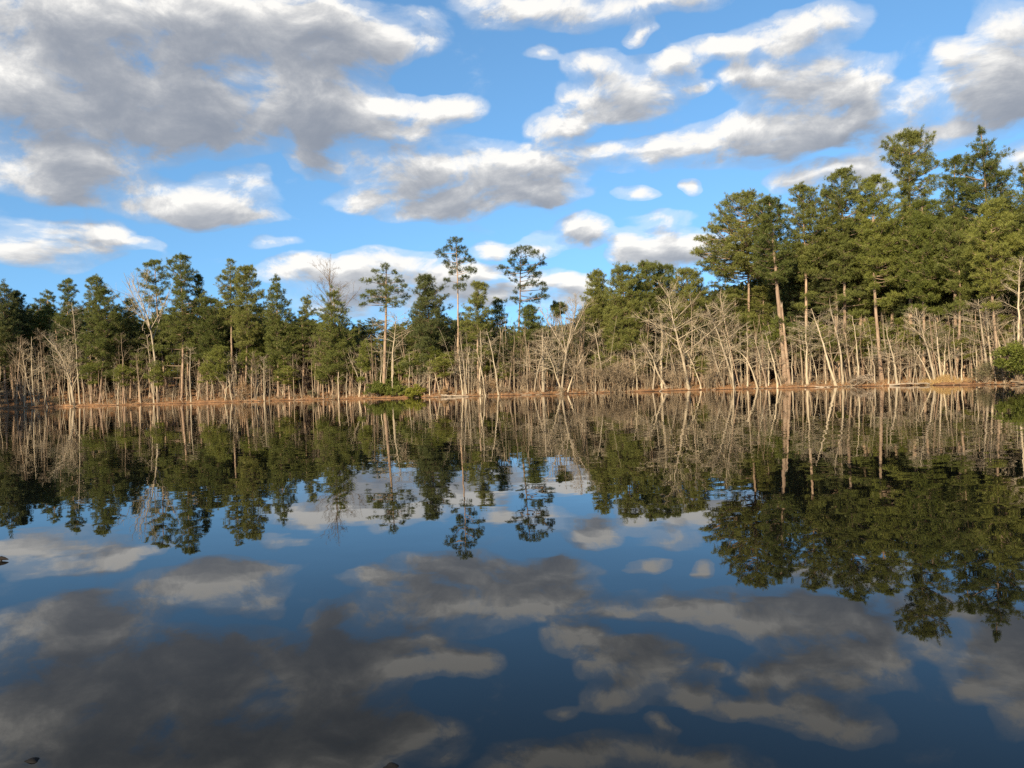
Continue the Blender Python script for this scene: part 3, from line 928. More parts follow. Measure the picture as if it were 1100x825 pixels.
PINES = [proto_pine(11, 20, 2.6, .42, False, 1.5, 'needle_dark'), proto_pine(12, 22, 2.9, .45, False, 1.3, 'needle'),
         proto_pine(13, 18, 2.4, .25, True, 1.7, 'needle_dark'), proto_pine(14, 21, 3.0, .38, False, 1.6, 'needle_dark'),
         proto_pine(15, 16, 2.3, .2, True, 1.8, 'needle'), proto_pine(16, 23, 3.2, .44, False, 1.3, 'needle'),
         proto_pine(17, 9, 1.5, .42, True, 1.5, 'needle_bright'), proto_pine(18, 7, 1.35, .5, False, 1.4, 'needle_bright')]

SKYLINE = ([-60, 0, 60, 130, 200, 285, 300, 400, 450, 520, 560, 620, 640, 700, 760, 790, 850, 900, 1000, 1160],
           [316, 318, 318, 328, 322, 324, 336, 346, 336, 338, 346, 340, 312, 306, 312, 294, 256, 232, 222, 212])
ZONES = [(-999, 62, 'in the dark shaded wood at the bank end'), (62, 150, 'behind the pale fan shaped bare tree'),
         (150, 290, 'around the white forked tree and the tall stepped pine'), (290, 400, 'among the conical pines'),
         (400, 480, 'behind the evergreen bushes'), (480, 640, 'below the two tall lone pines'),
         (640, 765, 'in and behind the dense dark clump'), (765, 860, 'under the great spreading pine'),
         (860, 985, 'in the tall wood behind the root tangle'), (985, 1999, 'in the tall wood behind the golden grass')]


def zone(px):
    for a, b, t in ZONES:
        if a <= px < b:
            return t


def copy_pine(k, px, db, top_py, rng, label, group, wide=1.0):
    tkm, crm, H0 = PINES[k]
    x, y, z0 = place(px, db)
    v = unroll(px, top_py)[1]
    H = max(4.0, CAMH + v * y - z0)
    s = H / H0
    sx = 1.34 * wide * (.5 * s + .5) * rng.uniform(.9, 1.1)
    root = make_tree('pine_tree', tkm, crm, (x, y, z0), rng.uniform(0, 6.3), (sx, sx, s))
    tag(root, label, 'pine tree', group)


rng = np.random.default_rng(7)
for row, (d0, d1, step, drop) in enumerate(((9, 15, 16, 10), (16, 24, 16, 2))):
    px = -66.0 + row * 4
    while px < 1165:
        p = px + rng.uniform(-5, 5)
        t = float(np.interp(p, *SKYLINE)) + rng.uniform(-8, 18) + drop
        k = int(rng.integers(0, 6))
        copy_pine(k, p, rng.uniform(d0, d1), t, rng, 'crowded background pine ' + zone(p), 'background pines ' + zone(p))
        px += step
px = 276.0
while px < 650:
    p = px + rng.uniform(-4, 4)
    copy_pine(int(rng.integers(0, 6)), p, rng.uniform(6, 12), float(np.interp(p, *SKYLINE)) + rng.uniform(2, 30), rng, 'crowded background pine ' + zone(p), 'background pines ' + zone(p), .9)
    px += 13
px = 772.0
while px < 1120:
    p = px + rng.uniform(-5, 5)
    copy_pine(int(rng.choice((0, 1, 3, 5))), p, rng.uniform(7, 16), float(np.interp(p, *SKYLINE)) + rng.uniform(6, 40), rng, 'crowded background pine ' + zone(p), 'background pines ' + zone(p), 1.1)
    px += 26
# young understorey pines with light sprays
for p, t, db, k in ((98, 388, 1.6, 7), (132, 392, 1.5, 7), (169, 393, 1.2, 7), (223, 388, 1.4, 6), (311, 394, 1.2, 7), (347, 394, 1.4, 7), (437, 384, 2.2, 7), (477, 382, 2.4, 7), (542, 388, 2.5, 6), (650, 392, 2.2, 7), (752, 394, 1.8, 6), (150, 376, 3, 6), (270, 372, 5, 7),
                    (282, 368, 7, 6), (306, 384, 2.5, 6), (340, 372, 4, 6), (376, 378, 4, 6), (400, 366, 7, 6),
                    (432, 372, 6, 6), (446, 378, 3.5, 7), (466, 370, 3, 6), (482, 376, 4, 6), (505, 358, 8, 6), (530, 352, 8, 6), (548, 366, 6, 7),
                    (575, 352, 10, 6), (588, 358, 9, 7), (636, 366, 7, 6), (652, 374, 6, 7), (664, 380, 4, 6), (692, 384, 4, 7), (706, 366, 6, 6),
                    (722, 352, 9, 6), (744, 350, 9, 6), (756, 384, 4, 7), (790, 352, 6, 6), (812, 340, 6, 6), (838, 344, 3.2, 7), (876, 340, 8, 6),
                    (920, 335, 6, 6), (938, 342, 6, 7), (968, 338, 7, 6), (1000, 342, 6, 6), (1018, 350, 5, 7), (1050, 330, 7, 6), (1082, 335, 6, 6), (778, 362, 4, 7), (797, 350, 9, 6), (826, 356, 5, 7), (852, 350, 6, 6), (870, 352, 4, 7), (889, 346, 7, 6), (902, 360, 4, 7), (928, 352, 5, 7), (956, 348, 5, 6),
                    (977, 356, 4, 7), (990, 344, 8, 6), (1012, 360, 4, 7), (1034, 346, 6, 6), (1044, 360, 4, 7), (1068, 348, 5, 7), (610, 352, 9, 6), (560, 358, 8, 7), (522, 372, 4, 7)):
    copy_pine(k, p, db, t, rng, 'short light green young pine ' + zone(p), 'young pines ' + zone(p), 1.25)
# pines of the side bank, out of the frame, that put the end of the far bank in shade
for (x, y, k) in ((-111, 92, 1), (-108, 98, 3), (-114, 103, 5), (-112, 110, 0), (-119, 112, 1), (-116, 118, 3), (-122, 122, 5), (-120, 128, 3), (-110, 86, 0), (-117, 96, 5), (-124, 106, 3), (-126, 116, 0)):
    tkm, crm, H0 = PINES[k]
    if inland(np.array([x * 1.]), np.array([y * 1.]))[0] < 1:
        f = 1.0
        while inland(np.array([x * f]), np.array([CY + (y - CY) * f]))[0] < 2:
            f += .01
        x, y = x * f, CY + (y - CY) * f
    root = make_tree('pine_tree', tkm, crm, (x, y, gz(x, y)), rng.uniform(0, 6), (1.15, 1.15, 1.1))
    tag(root, 'pine on the side bank beyond the shaded end', 'pine tree', 'pines on the side bank')


# ------------------------------------------------------------------ leafless trees
def bare_meshes(rng, path, r0, n1=16, start=.3, reach=.42, up=.55, droop=0.0, n2=7, n3=5, fork=0, twig=1.0, stems=None):
    """path (k,3) of the trunk in metres from the base; returns trunk and crown of limbs and twigs"""
    tk, cr = MB(), MB()
    k = 14
    seg = np.r_[0, np.cumsum(np.linalg.norm(np.diff(path, axis=0), axis=1))]
    H = seg[-1]
    t = np.linspace(0, 1, k)
    P = np.stack([np.interp(t * H, seg, path[:, j]) for j in range(3)], -1)
    for _ in range(2):
        P[1:-1] = (P[:-2] + 2 * P[1:-1] + P[2:]) / 4
    P[1:] += np.cumsum(rng.normal(size=(k - 1, 3)) * np.array([.05, .05, 0]), 0) * min(1, H / 8)
    R = r0 * (1 - .86 * t) * (1 + .4 * np.exp(-t * H / .4)) + .012
    P0 = P.copy(); P0[0, 2] -= .4
    tk.tubes(P0, R, 6)

    def at(tt):
        return np.stack([np.interp(tt, t, P[:, j]) for j in range(3)], -1)
    tt = np.sort(rng.uniform(start, .98, n1))
    if fork:
        tt[:fork] = start + rng.uniform(-.04, .06, fork)
    a = np.arange(n1) * 2.4 + rng.uniform(-.6, .6, n1)
    L = H * reach * (1.05 - .7 * (tt - start) / (1 - start)) * rng.uniform(.6, 1.2, n1)
    if fork:
        L[:fork] = H * (1 - start) * rng.uniform(.75, 1.0, fork)
    ang = up + rng.normal(size=n1) * .22
    if fork:
        ang[:fork] = rng.uniform(.95, 1.2, fork)
    d = np.c_[np.cos(a) * np.cos(ang), np.sin(a) * np.cos(ang), np.sin(ang)]
    b0 = at(tt); b1 = b0 + d * L[:, None]
    b1[:, 2] = np.maximum(b1[:, 2], .3)
    bow = np.c_[np.zeros((n1, 2)), (droop + rng.uniform(-.06, .08, n1)) * L]
    K = 6
    B = bent(b0, b1, K, bow, rng) + np.cumsum(rng.normal(size=(n1, K, 3)) * .012, 1) * L[:, None, None] * np.linspace(0, 1, K)[None, :, None]
    rb = np.minimum(np.interp(tt, t, R) * .5, .0075 * L + .008)
    if fork:
        rb[:fork] = np.interp(tt[:fork], t, R) * .75
    cr.tubes(B, rb[:, None] * np.linspace(1, .3, K)[None] + .003, 4)
    cur, curL, curR = B, L, rb
    for lev, n in enumerate((n2, n3)):
        if n == 0:
            break
        m = len(cur)
        s = rng.uniform(.22 if lev == 0 else .1, 1.0, (m, n))
        idx = s * (cur.shape[1] - 1)
        i0 = np.minimum(idx.astype(int), cur.shape[1] - 2); f = (idx - i0)[..., None]
        r = np.arange(m)[:, None]
        q = cur[r, i0] * (1 - f) + cur[r, i0 + 1] * f
        dirn = unit(cur[r, i0 + 1] - cur[r, i0])
        dv = unit(dirn + rng.normal(size=(m, n, 3)) * (.62 if lev == 0 else .7) + np.array([0, 0, .18 - droop]))
        ll = curL[:, None] * rng.uniform(.22, .52, (m, n)) * (1.1 - .5 * s) + .12
        e = q + dv * ll[..., None]
        k2 = 4 if lev == 0 else 3
        Q = bent(q.reshape(-1, 3), e.reshape(-1, 3), k2, rng.normal(size=(m * n, 3)) * .06 * ll.reshape(-1, 1), rng)
        rr = np.clip((curR[:, None] * .42).repeat(n, 1).reshape(-1), .006 * twig, .04)
        cr.tubes(Q, rr[:, None] * np.linspace(1, .55, k2)[None], 3)
        cur, curL, curR = Q, ll.reshape(-1), rr
    for st in (stems or ()):
        st = np.array(st, float)
        cr.tubes(st, np.linspace(r0 * .7, .02, len(st)), 5)
    return tk, cr


def key_bare(i, pts, db, r0, bark_, label, **kw):
    rng = np.random.default_rng(500 + i)
    x, y, z0 = place(pts[0][0], db)
    P = [(0, 0, 0)]
    for j, (px, py) in enumerate(pts[1:]):
        u, v = unroll(px, py)
        P.append((u * y - x, -rng.uniform(0, .5) * (j + 1), CAMH + v * y - z0))
    tk, cr = bare_meshes(rng, np.array(P, float), r0, **kw)
    root = make_tree('bare_tree', tk.mesh('trunk', M[bark_]), cr.mesh('crown', M['pale_bark' if bark_ == 'pale_bark' else 'twig']), (x, y, z0))
    tag(root, label, 'bare tree')


KEY_BARE = [
    ([(37, 437), (37, 400), (37, 362)], 1.5, .13, 'pale_bark', 'straight slender pale trunk standing alone in the shaded end of the bank', dict(n1=9, start=.45, reach=.2)),
    ([(35, 437), (31, 408), (24, 368)], 2, .12, 'pale_bark', 'thin pale tree tilted away from the straight slender trunk beside it', dict(n1=12, start=.4, reach=.28)),
    ([(20, 436), (19, 415), (18, 385)], 3, .10, 'grey_bark', 'thin grey tree in the shade nearest the bank end', dict(n1=12, start=.4, reach=.3)),
    ([(80, 435), (75, 405), (66, 380), (52, 362)], 1.2, .19, 'pale_bark', 'pale fan shaped bare tree sweeping its limbs out to one side',
     dict(n1=22, start=.22, reach=.5, up=.75, fork=3, n2=7)),
    ([(76, 435), (74, 415), (76, 390), (80, 372)], 1.4, .14, 'pale_bark', 'second pale stem growing at the foot of the fan shaped bare tree', dict(n1=14, start=.4, reach=.35, up=.8)),
    ([(86, 434), (85, 390), (83, 345), (78, 325)], 2, .14, 'pale_bark', 'tall pale bare tree with one level limb, next to the fan shaped tree', dict(n1=16, start=.5, reach=.28, up=.35)),
    ([(48, 437), (49, 418), (56, 398)], 1.5, .10, 'grey_bark', 'crooked little bare tree bending toward the fan shaped tree', dict(n1=12, start=.3, reach=.45)),
    ([(170, 432), (167, 385), (164, 356), (157, 330), (144, 300)], 2.6, .24, 'pale_bark', 'white bare tree forking high into wide spreading limbs',
     dict(n1=20, start=.52, reach=.34, up=.9, fork=4, n2=7)),
    ([(205, 433), (204.5, 405), (204, 374)], .8, .14, 'pale_bark', 'clean white pole like trunk beside the foot of the tall stepped pine', dict(n1=10, start=.6, reach=.22)),
    ([(274, 431), (275, 405), (274, 380)], 1.5, .13, 'grey_bark', 'grey bare trunk with upswept twigs below the broad round topped pine', dict(n1=14, start=.4, reach=.3, up=.9)),
    ([(284, 430), (285, 408), (286, 384)], 1.2, .12, 'pale_bark', 'pale bare trunk at the water edge near the sharp tipped conical pine', dict(n1=14, start=.4, reach=.3, up=.9)),
    ([(362, 429), (358, 380), (356, 320), (354, 288)], 11, .22, 'grey_bark', 'tall grey twiggy tree showing against the white cloud',
     dict(n1=26, start=.55, reach=.30, up=.85, n2=8, n3=5, twig=1.5)),
    ([(341, 429), (344, 395), (349, 372)], 2, .12, 'grey_bark', 'grey trunk tilted between the two conical pines', dict(n1=10, start=.5, reach=.25)),
    ([(421, 424), (422, 395), (424, 370), (428, 340)], 3, .18, 'pale_bark', 'branchy pale bare tree leaning on the umbrella topped pine',
     dict(n1=24, start=.35, reach=.5, up=.35, n2=8, droop=.05)),
    ([(497, 426), (496, 400), (494, 376)], 1.2, .13, 'pale_bark', 'pale drooping bare tree at the foot of the tall slender pine', dict(n1=16, start=.4, reach=.3, up=.2, droop=.15)),
    ([(501, 426), (502, 395), (506, 372)], 1.6, .12, 'pale_bark', 'pale bare tree with hanging limbs behind the stranded log', dict(n1=16, start=.4, reach=.3, up=.2, droop=.15)),
    ([(546, 424), (549, 398), (552, 374)], 1.2, .14, 'grey_bark', 'slanting bare tree in front of the lone flat crowned pine', dict(n1=16, start=.35, reach=.38)),
    ([(583, 424), (583, 390), (584, 352)], 1.2, .23, 'pale_bark', 'stout pale tree with level limbs near its snapped top',
     dict(n1=18, start=.5, reach=.36, up=.15, n2=7)),
    ([(603, 423), (606, 395), (611, 366), (616, 340), (618, 326)], 1.2, .18, 'pale_bark', 'tall bare tree opening into a fine vase of twigs',
     dict(n1=26, start=.42, reach=.34, up=.9, n2=8, n3=5, fork=3)),
    ([(609, 424), (618, 400), (628, 380)], 1.2, .12, 'pale_bark', 'low bare tree leaning away from the vase shaped tree', dict(n1=16, start=.3, reach=.45)),
    ([(716, 416), (707, 398), (700, 382), (691, 368)], .8, .15, 'pale_bark', 'small pale tree leaning steeply with limbs hanging over the water',
     dict(n1=18, start=.35, reach=.5, up=.1, droop=.08, n2=7)),
    ([(740, 417), (733, 385), (726, 360), (721, 335), (717, 312)], 1.5, .22, 'pale_bark', 'large arching bare tree with limbs curving down on both sides',
     dict(n1=30, start=.34, reach=.46, up=.55, n2=8, n3=5, fork=0)),
    ([(789, 415), (777, 378), (767, 354), (755, 328)], 1.2, .18, 'pale_bark', 'long pale tree leaning out ahead of the great spreading pine', dict(n1=24, start=.35, reach=.42, up=.5, n2=7)),
    ([(778, 417), (769, 390), (762, 366)], 1, .12, 'pale_bark', 'thin pale tree leaning beside the long leaning tree', dict(n1=14, start=.4, reach=.35)),
    ([(788, 414), (784, 370), (778, 340), (773, 318)], 3, .16, 'pale_bark', 'upright pale tree rising behind the long leaning tree', dict(n1=20, start=.5, reach=.3, up=.8)),
    ([(814, 412), (806, 395), (797, 380), (785, 372)], .9, .13, 'pale_bark', 'bowed pale tree bending over below the great spreading pine', dict(n1=14, start=.4, reach=.4, up=.2, droop=.1)),
    ([(823, 413), (817, 388), (811, 362)], 1.3, .12, 'pale_bark', 'slanted white stem just beside the thickest trunk', dict(n1=12, start=.4, reach=.35)),
    ([(835, 417), (828, 385), (820, 358)], .7, .13, 'pale_bark', 'white stem leaning in front of the thickest trunk at the water', dict(n1=14, start=.4, reach=.36)),
    ([(867, 415), (866, 385), (864, 338)], .8, .16, 'pale_bark', 'upright white bare tree standing clear at the water edge beyond the thickest trunk', dict(n1=20, start=.35, reach=.38, up=.3, n2=7)),
    ([(898, 415), (884, 372), (868, 332)], .8, .17, 'pale_bark', 'leaning white bare tree at the root tangle', dict(n1=20, start=.35, reach=.4, up=.35, n2=7)),
    ([(905, 412), (901, 375), (890, 330), (886, 322)], 1.8, .15, 'pale_bark', 'curved white snag with a broken tip', dict(n1=9, start=.4, reach=.2)),
    ([(963, 412), (957, 382), (948, 352)], .6, .15, 'pale_bark', 'leaning white tree whose foot touches the shore log', dict(n1=20, start=.35, reach=.42, up=.3, n2=7)),
    ([(1004, 408), (996, 370), (984, 330)], 1.5, .15, 'pale_bark', 'leaning pale tree at the back of the golden grass', dict(n1=18, start=.4, reach=.36)),
    ([(1011, 408), (1007, 370), (1003, 338)], 1.8, .13, 'pale_bark', 'upright pale tree growing from the golden grass', dict(n1=16, start=.45, reach=.3)),
    ([(1060, 402), (1055, 360), (1050, 322)], 2.5, .16, 'pale_bark', 'white tree with sweeping limbs behind the olive shrub', dict(n1=24, start=.3, reach=.5, up=.3, n2=8)),
    ([(1064, 402), (1060, 365), (1056, 325)], 2.9, .13, 'pale_bark', 'white companion stem behind the olive shrub', dict(n1=14, start=.5, reach=.3)),
    ([(1076, 398), (1070, 370), (1062, 344)], 3.5, .14, 'pale_bark', 'slanted pale stem between the olive shrub and the big evergreen bush', dict(n1=14, start=.4, reach=.35)),
    ([(1096, 400), (1092, 345), (1088, 282)], 2.6, .16, 'pale_bark', 'tall slender white tree above the big evergreen bush', dict(n1=18, start=.55, reach=.22, up=.6)),
]
for i, (pts, db, r0, bk, lab, kw) in enumerate(KEY_BARE):
    key_bare(i, pts, db, r0, bk, lab, **kw)

# the broken pine stem beside the thickest trunk
def broken_stem():
    rng = np.random.default_rng(77)
    x, y, z0 = place(848, 2.0)
    u, v = unroll(839, 328)
    top = np.array([u * y - x, -.2, CAMH + v * y - z0])
    mb = MB()
    t = np.linspace(0, 1, 9)
    P = t[:, None] * top[None]; P[0, 2] -= .5
    mb.tubes(P, .21 * (1 - .45 * t), 8)
    root = link('dead_tree', None); root.location = (x, y, z0)
    link('trunk', mb.mesh('trunk', M['pine_bark']), root)
    s = MB()
    for a in range(5):
        q = top + np.array([cos(a * 1.3), sin(a * 1.3), 0]) * .09
        s.tubes(np.stack([q - [0, 0, .25], q + [.03 * a - .06, 0, .25 + .18 * (a % 3)]]), np.array([.06, .008]), 4)
    link('splinter', s.mesh('splinter', M['dead_wood']), root)
    tag(root, 'dead stem with a splintered top beside the thickest trunk', 'dead tree')


broken_stem()


def proto_bare(seed, H, lean, r0, bark_, bend=.0, **kw):
    rng = np.random.default_rng(seed)
    t = np.linspace(0, 1, 5)
    P = np.c_[lean * H * t + bend * H * t ** 2, rng.normal() * .03 * H * t, H * t]
    tk, cr = bare_meshes(rng, P, r0, **kw)
    return tk.mesh('trunk', M[bark_]), cr.mesh('crown', M['pale_bark' if bark_ == 'pale_bark' else 'twig']), H


BARES = [  # prototype, words for its look
    (proto_bare(21, 9, .02, .11, 'pale_bark', n1=9, start=.42, reach=.22), 'slender pale bare tree'),
    (proto_bare(22, 10, -.12, .12, 'pale_bark', n1=12, start=.38, reach=.30, up=.4), 'pale leaning bare tree'),
    (proto_bare(23, 8, .03, .10, 'grey_bark', n1=11, start=.4, reach=.26), 'grey brown bare tree'),
    (proto_bare(24, 11, -.05, .14, 'grey_bark', n1=14, start=.42, reach=.26, up=.8, fork=2), 'forked grey brown bare tree'),
    (proto_bare(25, 7, -.2, .09, 'pale_bark', bend=-.15, n1=14, start=.35, reach=.42, up=.2, droop=.08), 'pale bowed bare tree'),
    (proto_bare(26, 12, .0, .15, 'grey_bark', n1=9, start=.55, reach=.18), 'tall straight grey bare trunk'),
    (proto_bare(27, 9, .08, .11, 'pale_bark', n1=13, start=.32, reach=.32, up=.7, fork=2), 'pale forked bare tree'),
    (proto_bare(28, 13, -.04, .15, 'grey_bark', n1=18, start=.45, reach=.26, up=.8, n2=7), 'tall twiggy grey bare tree'),
    (proto_bare(29, 6, .1, .07, 'grey_bark', n1=14, start=.15, reach=.5, up=.6), 'small twiggy bare sapling'),
]
BARE_TOP = ([-60, 60, 130, 290, 400, 480, 540, 640, 700, 800, 1000, 1160], [380, 380, 388, 392, 378, 370, 356, 350, 346, 354, 350, 342])
rng = np.random.default_rng(31)
for (d0, d1, step, prs, hgt) in ((.6, 2.0, 12.5, [.26, .20, .10, .05, .10, .10, .12, .04, .03], 6), (2.5, 6, 12.5, [.20, .10, .14, .14, .04, .12, .10, .16, 0], 0),
                                 (7, 14, 18, [.1, .05, .2, .2, 0, .2, .05, .2, 0], -8)):
    px = -50.0
    while px < 1150:
        p = px + rng.uniform(-4, 4)
        k = int(rng.choice(9, p=np.array(prs) / sum(prs)))
        (tkm, crm, H0), look = BARES[k]
        if p < 330 and k in (1, 4) and rng.random() < .6:
            k = 2; (tkm, crm, H0), look = BARES[k]
        db = rng.uniform(d0, d1)
        x, y, z0 = place(p, db)
        tp = float(np.interp(p, *BARE_TOP)) + hgt + rng.uniform(-16, 30) - (rng.uniform(10, 34) if rng.random() < .25 else 0)
        H = max(2.5, (CAMH + unroll(p, tp)[1] * y - z0))
        if k in (4, 8):
            H *= .72
        s = H / H0
        sx = (.45 + .55 * s) * rng.uniform(.85, 1.1)
        root = make_tree('bare_tree', tkm, crm, (x, y, z0), rng.uniform(-.7, .7) + (pi if rng.random() < .2 else 0), (sx, sx, s))
        tag(root, look + ' ' + zone(p), 'bare tree', look + 's ' + zone(p))
        px += step


# the rest of the slim stems, too many to count
def sapling_thicket():
    rng = np.random.default_rng(37)
    root = link('sapling_thicket', None)
    tag(root, 'thicket of slim bare saplings and dead stems crowding the wood edge', 'thicket', None, 'stuff')
    for mat_, n, nm in (('pale_bark', 230, 'pale_stems'), ('pine_bark', 300, 'brown_stems'), ('grey_bark', 240, 'grey_stems')):
        P, R, TW, TR = [], [], [], []
        for i in range(n):
            p = rng.uniform(-50, 1150); db = rng.uniform(.8, 16) if mat_ != 'pale_bark' else rng.uniform(.6, 6)
            x, y, z0 = place(p, db)
            tp = float(np.interp(p, *BARE_TOP)) + rng.uniform(-20, 42)
            H = max(2., CAMH + unroll(p, tp)[1] * y - z0)
            t = np.linspace(0, 1, 7)
            ln = rng.normal() * .11 - (.05 if p > 640 else 0)
            q = np.c_[x + H * ln * t + rng.normal() * .25 * np.sin(t * 3.1), y + rng.normal() * .06 * H * t, z0 - .3 + (H + .3) * t]
            q[1:, :2] += np.cumsum(rng.normal(size=(6, 2)) * .05, 0)
            P.append(q); R.append((.037 * rng.lognormal(0, .45) + (.04 if mat_ == 'pine_bark' and rng.random() < .4 else 0)) * (1 - .8 * t) + .006)
            m = 10
            s_ = rng.uniform(.3, 1, m)
            b0 = np.stack([np.interp(s_, t, q[:, j]) for j in range(3)], -1)
            a = rng.uniform(0, 6.3, m); L = H * rng.uniform(.06, .2, m) * (1.2 - .7 * s_)
            e = b0 + np.c_[np.cos(a) * L, np.sin(a) * L, L * rng.uniform(.2, 1.1, m)]
            TW.append(np.stack([b0, e], 1)); TR.append(np.array([.010, .004])[None].repeat(m, 0))
            b2 = (b0 * .4 + e * .6).repeat(3, 0); e2 = b2 + unit(rng.normal(size=(m * 3, 3)) + [0, 0, .4]) * (L.repeat(3) * .45)[:, None]
            TW.append(np.stack([b2, e2], 1)); TR.append(np.array([.005, .003])[None].repeat(m * 3, 0))
        mb = MB(); mb.tubes(np.array(P), np.array(R), 5)
        mb.tubes(np.concatenate(TW), np.concatenate(TR), 3)
        o = link(nm, mb.mesh(nm, M[mat_]), root); o['kind'] = 'stuff'


sapling_thicket()


# --- arching leafless shrubs along the bank
def proto_shrub(seed, H, n, arch, mat, spread=.9):
    rng = np.random.default_rng(seed)
    st, tw = MB(), MB()
    a = rng.uniform(0, 6.3, n)
    L = H * rng.uniform(.6, 1.1, n)
    r = L * rng.uniform(.2, spread, n)
    t = np.linspace(0, 1, 7)[None, :, None]
    d = np.c_[np.cos(a), np.sin(a)]
    base = rng.normal(size=(n, 2)) * .18 * H
    X = base[:, None] + d[:, None] * r[:, None, None] * t ** 1.4
    Z = L[:, None, None] * (t * (1 + arch) - arch * 1.25 * t ** 2.6)
    P = np.concatenate([X, Z - .1], -1)
    st.tubes(P, np.linspace(.020, .006, 7)[None].repeat(n, 0) * H / 2.2, 4)
    m = 9
    s = rng.uniform(.25, 1, (n, m)); idx = s * 6; i0 = np.minimum(idx.astype(int), 5); f = (idx - i0)[..., None]; rr = np.arange(n)[:, None]
    q = P[rr, i0] * (1 - f) + P[rr, i0 + 1] * f
    dv = unit(unit(P[rr, i0 + 1] - P[rr, i0]) + rng.normal(size=(n, m, 3)) * .6)
    e = q + dv * (H * rng.uniform(.12, .35, (n, m)))[..., None]
    Q = bent(q.reshape(-1, 3), e.reshape(-1, 3), 3, rng.normal(size=(n * m, 3)) * .04 * H, rng)
    tw.tubes(Q, np.array([.010, .007, .005])[None].repeat(n * m, 0), 3)
    u = 4
    qs = Q[:, 1].repeat(u, 0); es = qs + unit(rng.normal(size=(n * m * u, 3)) + [0, 0, .2]) * (H * rng.uniform(.06, .2, n * m * u))[:, None]
    tw.tubes(np.stack([qs, es], 1), np.array([.007, .005])[None].repeat(n * m * u, 0), 3)
    return st.mesh('stems', M[mat]), tw.mesh('twigs', M['brush']), H


SHRUBS = [(proto_shrub(41, 2.2, 22, .45, 'brush'), 'tan leafless arching shrub'), (proto_shrub(42, 3.0, 22, .8, 'brush', 1.2), 'leafless shrub of hooped stems'),
          (proto_shrub(43, 1.6, 20, .3, 'grey_bark'), 'low grey brown leafless shrub')]


def add_shrub(k, px, db, h, rng):
    (a, b, H0), look = SHRUBS[k]
    x, y, z0 = place(px, db)
    root = link('bare_shrub', None)
    root.location = (x, y, z0); s = h / H0
    root.scale = (s * rng.uniform(.9, 1.3), s, s); root.rotation_euler = (0, 0, rng.uniform(0, 6.3))
    link('stems', a, root); link('twigs', b, root)
    tag(root, look + ' ' + zone(px), 'shrub', look + 's ' + zone(px))


rng = np.random.default_rng(51)
px = -40.0
while px < 1130:
    if not (1000 < px < 1045):
        add_shrub(int(rng.choice(3, p=[.4, .2, .4])), px + rng.uniform(-3, 3), rng.uniform(.3, 3.0), rng.uniform(.7, 1.6), rng)
    px += 20
px = -40.0
while px < 1130:
    add_shrub(int(rng.choice(3, p=[.4, .3, .3])), px + rng.uniform(-4, 4), rng.uniform(4, 9), rng.uniform(1.6, 2.8), rng)
    px += 45
for p, h in ((642, 4.0), (651, 4.6), (660, 4.6), (669, 3.8), (697, 2.8), (728, 2.8), (760, 3.0), (520, 3.0), (563, 3.0)):
    add_shrub(1, p, rng.uniform(.8, 1.8), h, rng)


# ------------------------------------------------------------------ leafy bushes
def leafy_bush(px, py_top, width, db, mat, label, clumps, seed, leaf=.11, fill=150, sparse=1.0):
    rng = np.random.default_rng(seed)
    x, y, z0 = place(px, db)
    k = y / FPX
    h = CAMH + unroll(px, py_top)[1] * y - z0
    w = width * k / 2
    st, fo = MB(), MB()
    pts = []
    for c in range(clumps):
        a = rng.uniform(0, 6.3); rr = w * rng.uniform(0, .82)
        cz = h * rng.uniform(.22, .86) * (1 - .35 * (rr / w) ** 2)
        cpos = np.array([cos(a) * rr, sin(a) * rr * .8, cz])
        r_ = rng.uniform(.16, .30) * min(w, h)
        m = int(fill * sparse)
        u = unit(rng.normal(size=(m, 3))) * (rng.uniform(0, 1, (m, 1)) ** .4)
        pts.append(cpos + u * np.array([r_ * 1.25, r_ * 1.1, r_ * .8]))
        st.tubes(bent(np.array([[rng.normal() * .15, rng.normal() * .15, -.1]]), cpos[None], 5, np.array([[0, 0, .1 * h]]), rng), np.linspace(.035, .01, 5)[None], 4)
    leaves(fo, np.concatenate(pts), rng, leaf)
    root = link('evergreen_bush' if mat != 'olive' else 'olive_shrub', None)
    root.location = (x, y, z0)
    link('stems', st.mesh('stems', M['grey_bark']), root)
    link('foliage', fo.mesh('foliage', M[mat], False), root)
    tag(root, label, 'bush')


leafy_bush(406, 409, 40, .9, 'broadleaf', 'largest of the evergreen bushes, dense and round at the water edge below the umbrella pine', 46, 61)
leafy_bush(429, 413, 38, 1.0, 'broadleaf', 'middle evergreen bush, lower than the round one beside it', 34, 62)
leafy_bush(447, 412, 24, .9, 'yellowgreen', 'yellow green evergreen bush, smallest and brightest at the water edge', 22, 63)
leafy_bush(424, 403, 26, 3.2, 'broadleaf', 'evergreen bush set back above the low ones at the water', 24, 64)
leafy_bush(1096, 362, 54, 1.2, 'broadleaf', 'big evergreen bush at the water, cut by the frame edge', 95, 65, .10, 170)
leafy_bush(1060, 388, 40, .7, 'olive', 'thin olive grey shrub between the golden grass and the big evergreen bush', 50, 66, .06, 70)
leafy_bush(336, 418, 16, 1.6, 'olive', 'small olive shrub below the thin sparse pine', 20, 67, .07, 60)
leafy_bush(62, 424, 22, 2.0, 'olive', 'dull olive shrub in the shade near the fan shaped tree', 22, 68, .07, 60)
leafy_bush(262, 409, 30, 3.0, 'tanleaf', 'shrub holding rusty dead leaves below the broad round topped pine', 26, 69, .08, 60)
leafy_bush(440, 404, 26, 2.6, 'tanleaf', 'shrub holding brown dead leaves above the yellow green bush', 24, 70, .08, 50)
leafy_bush(478, 415, 16, 1.2, 'tanleaf', 'small brown leaved shrub next to the stranded log', 18, 71, .07, 60)
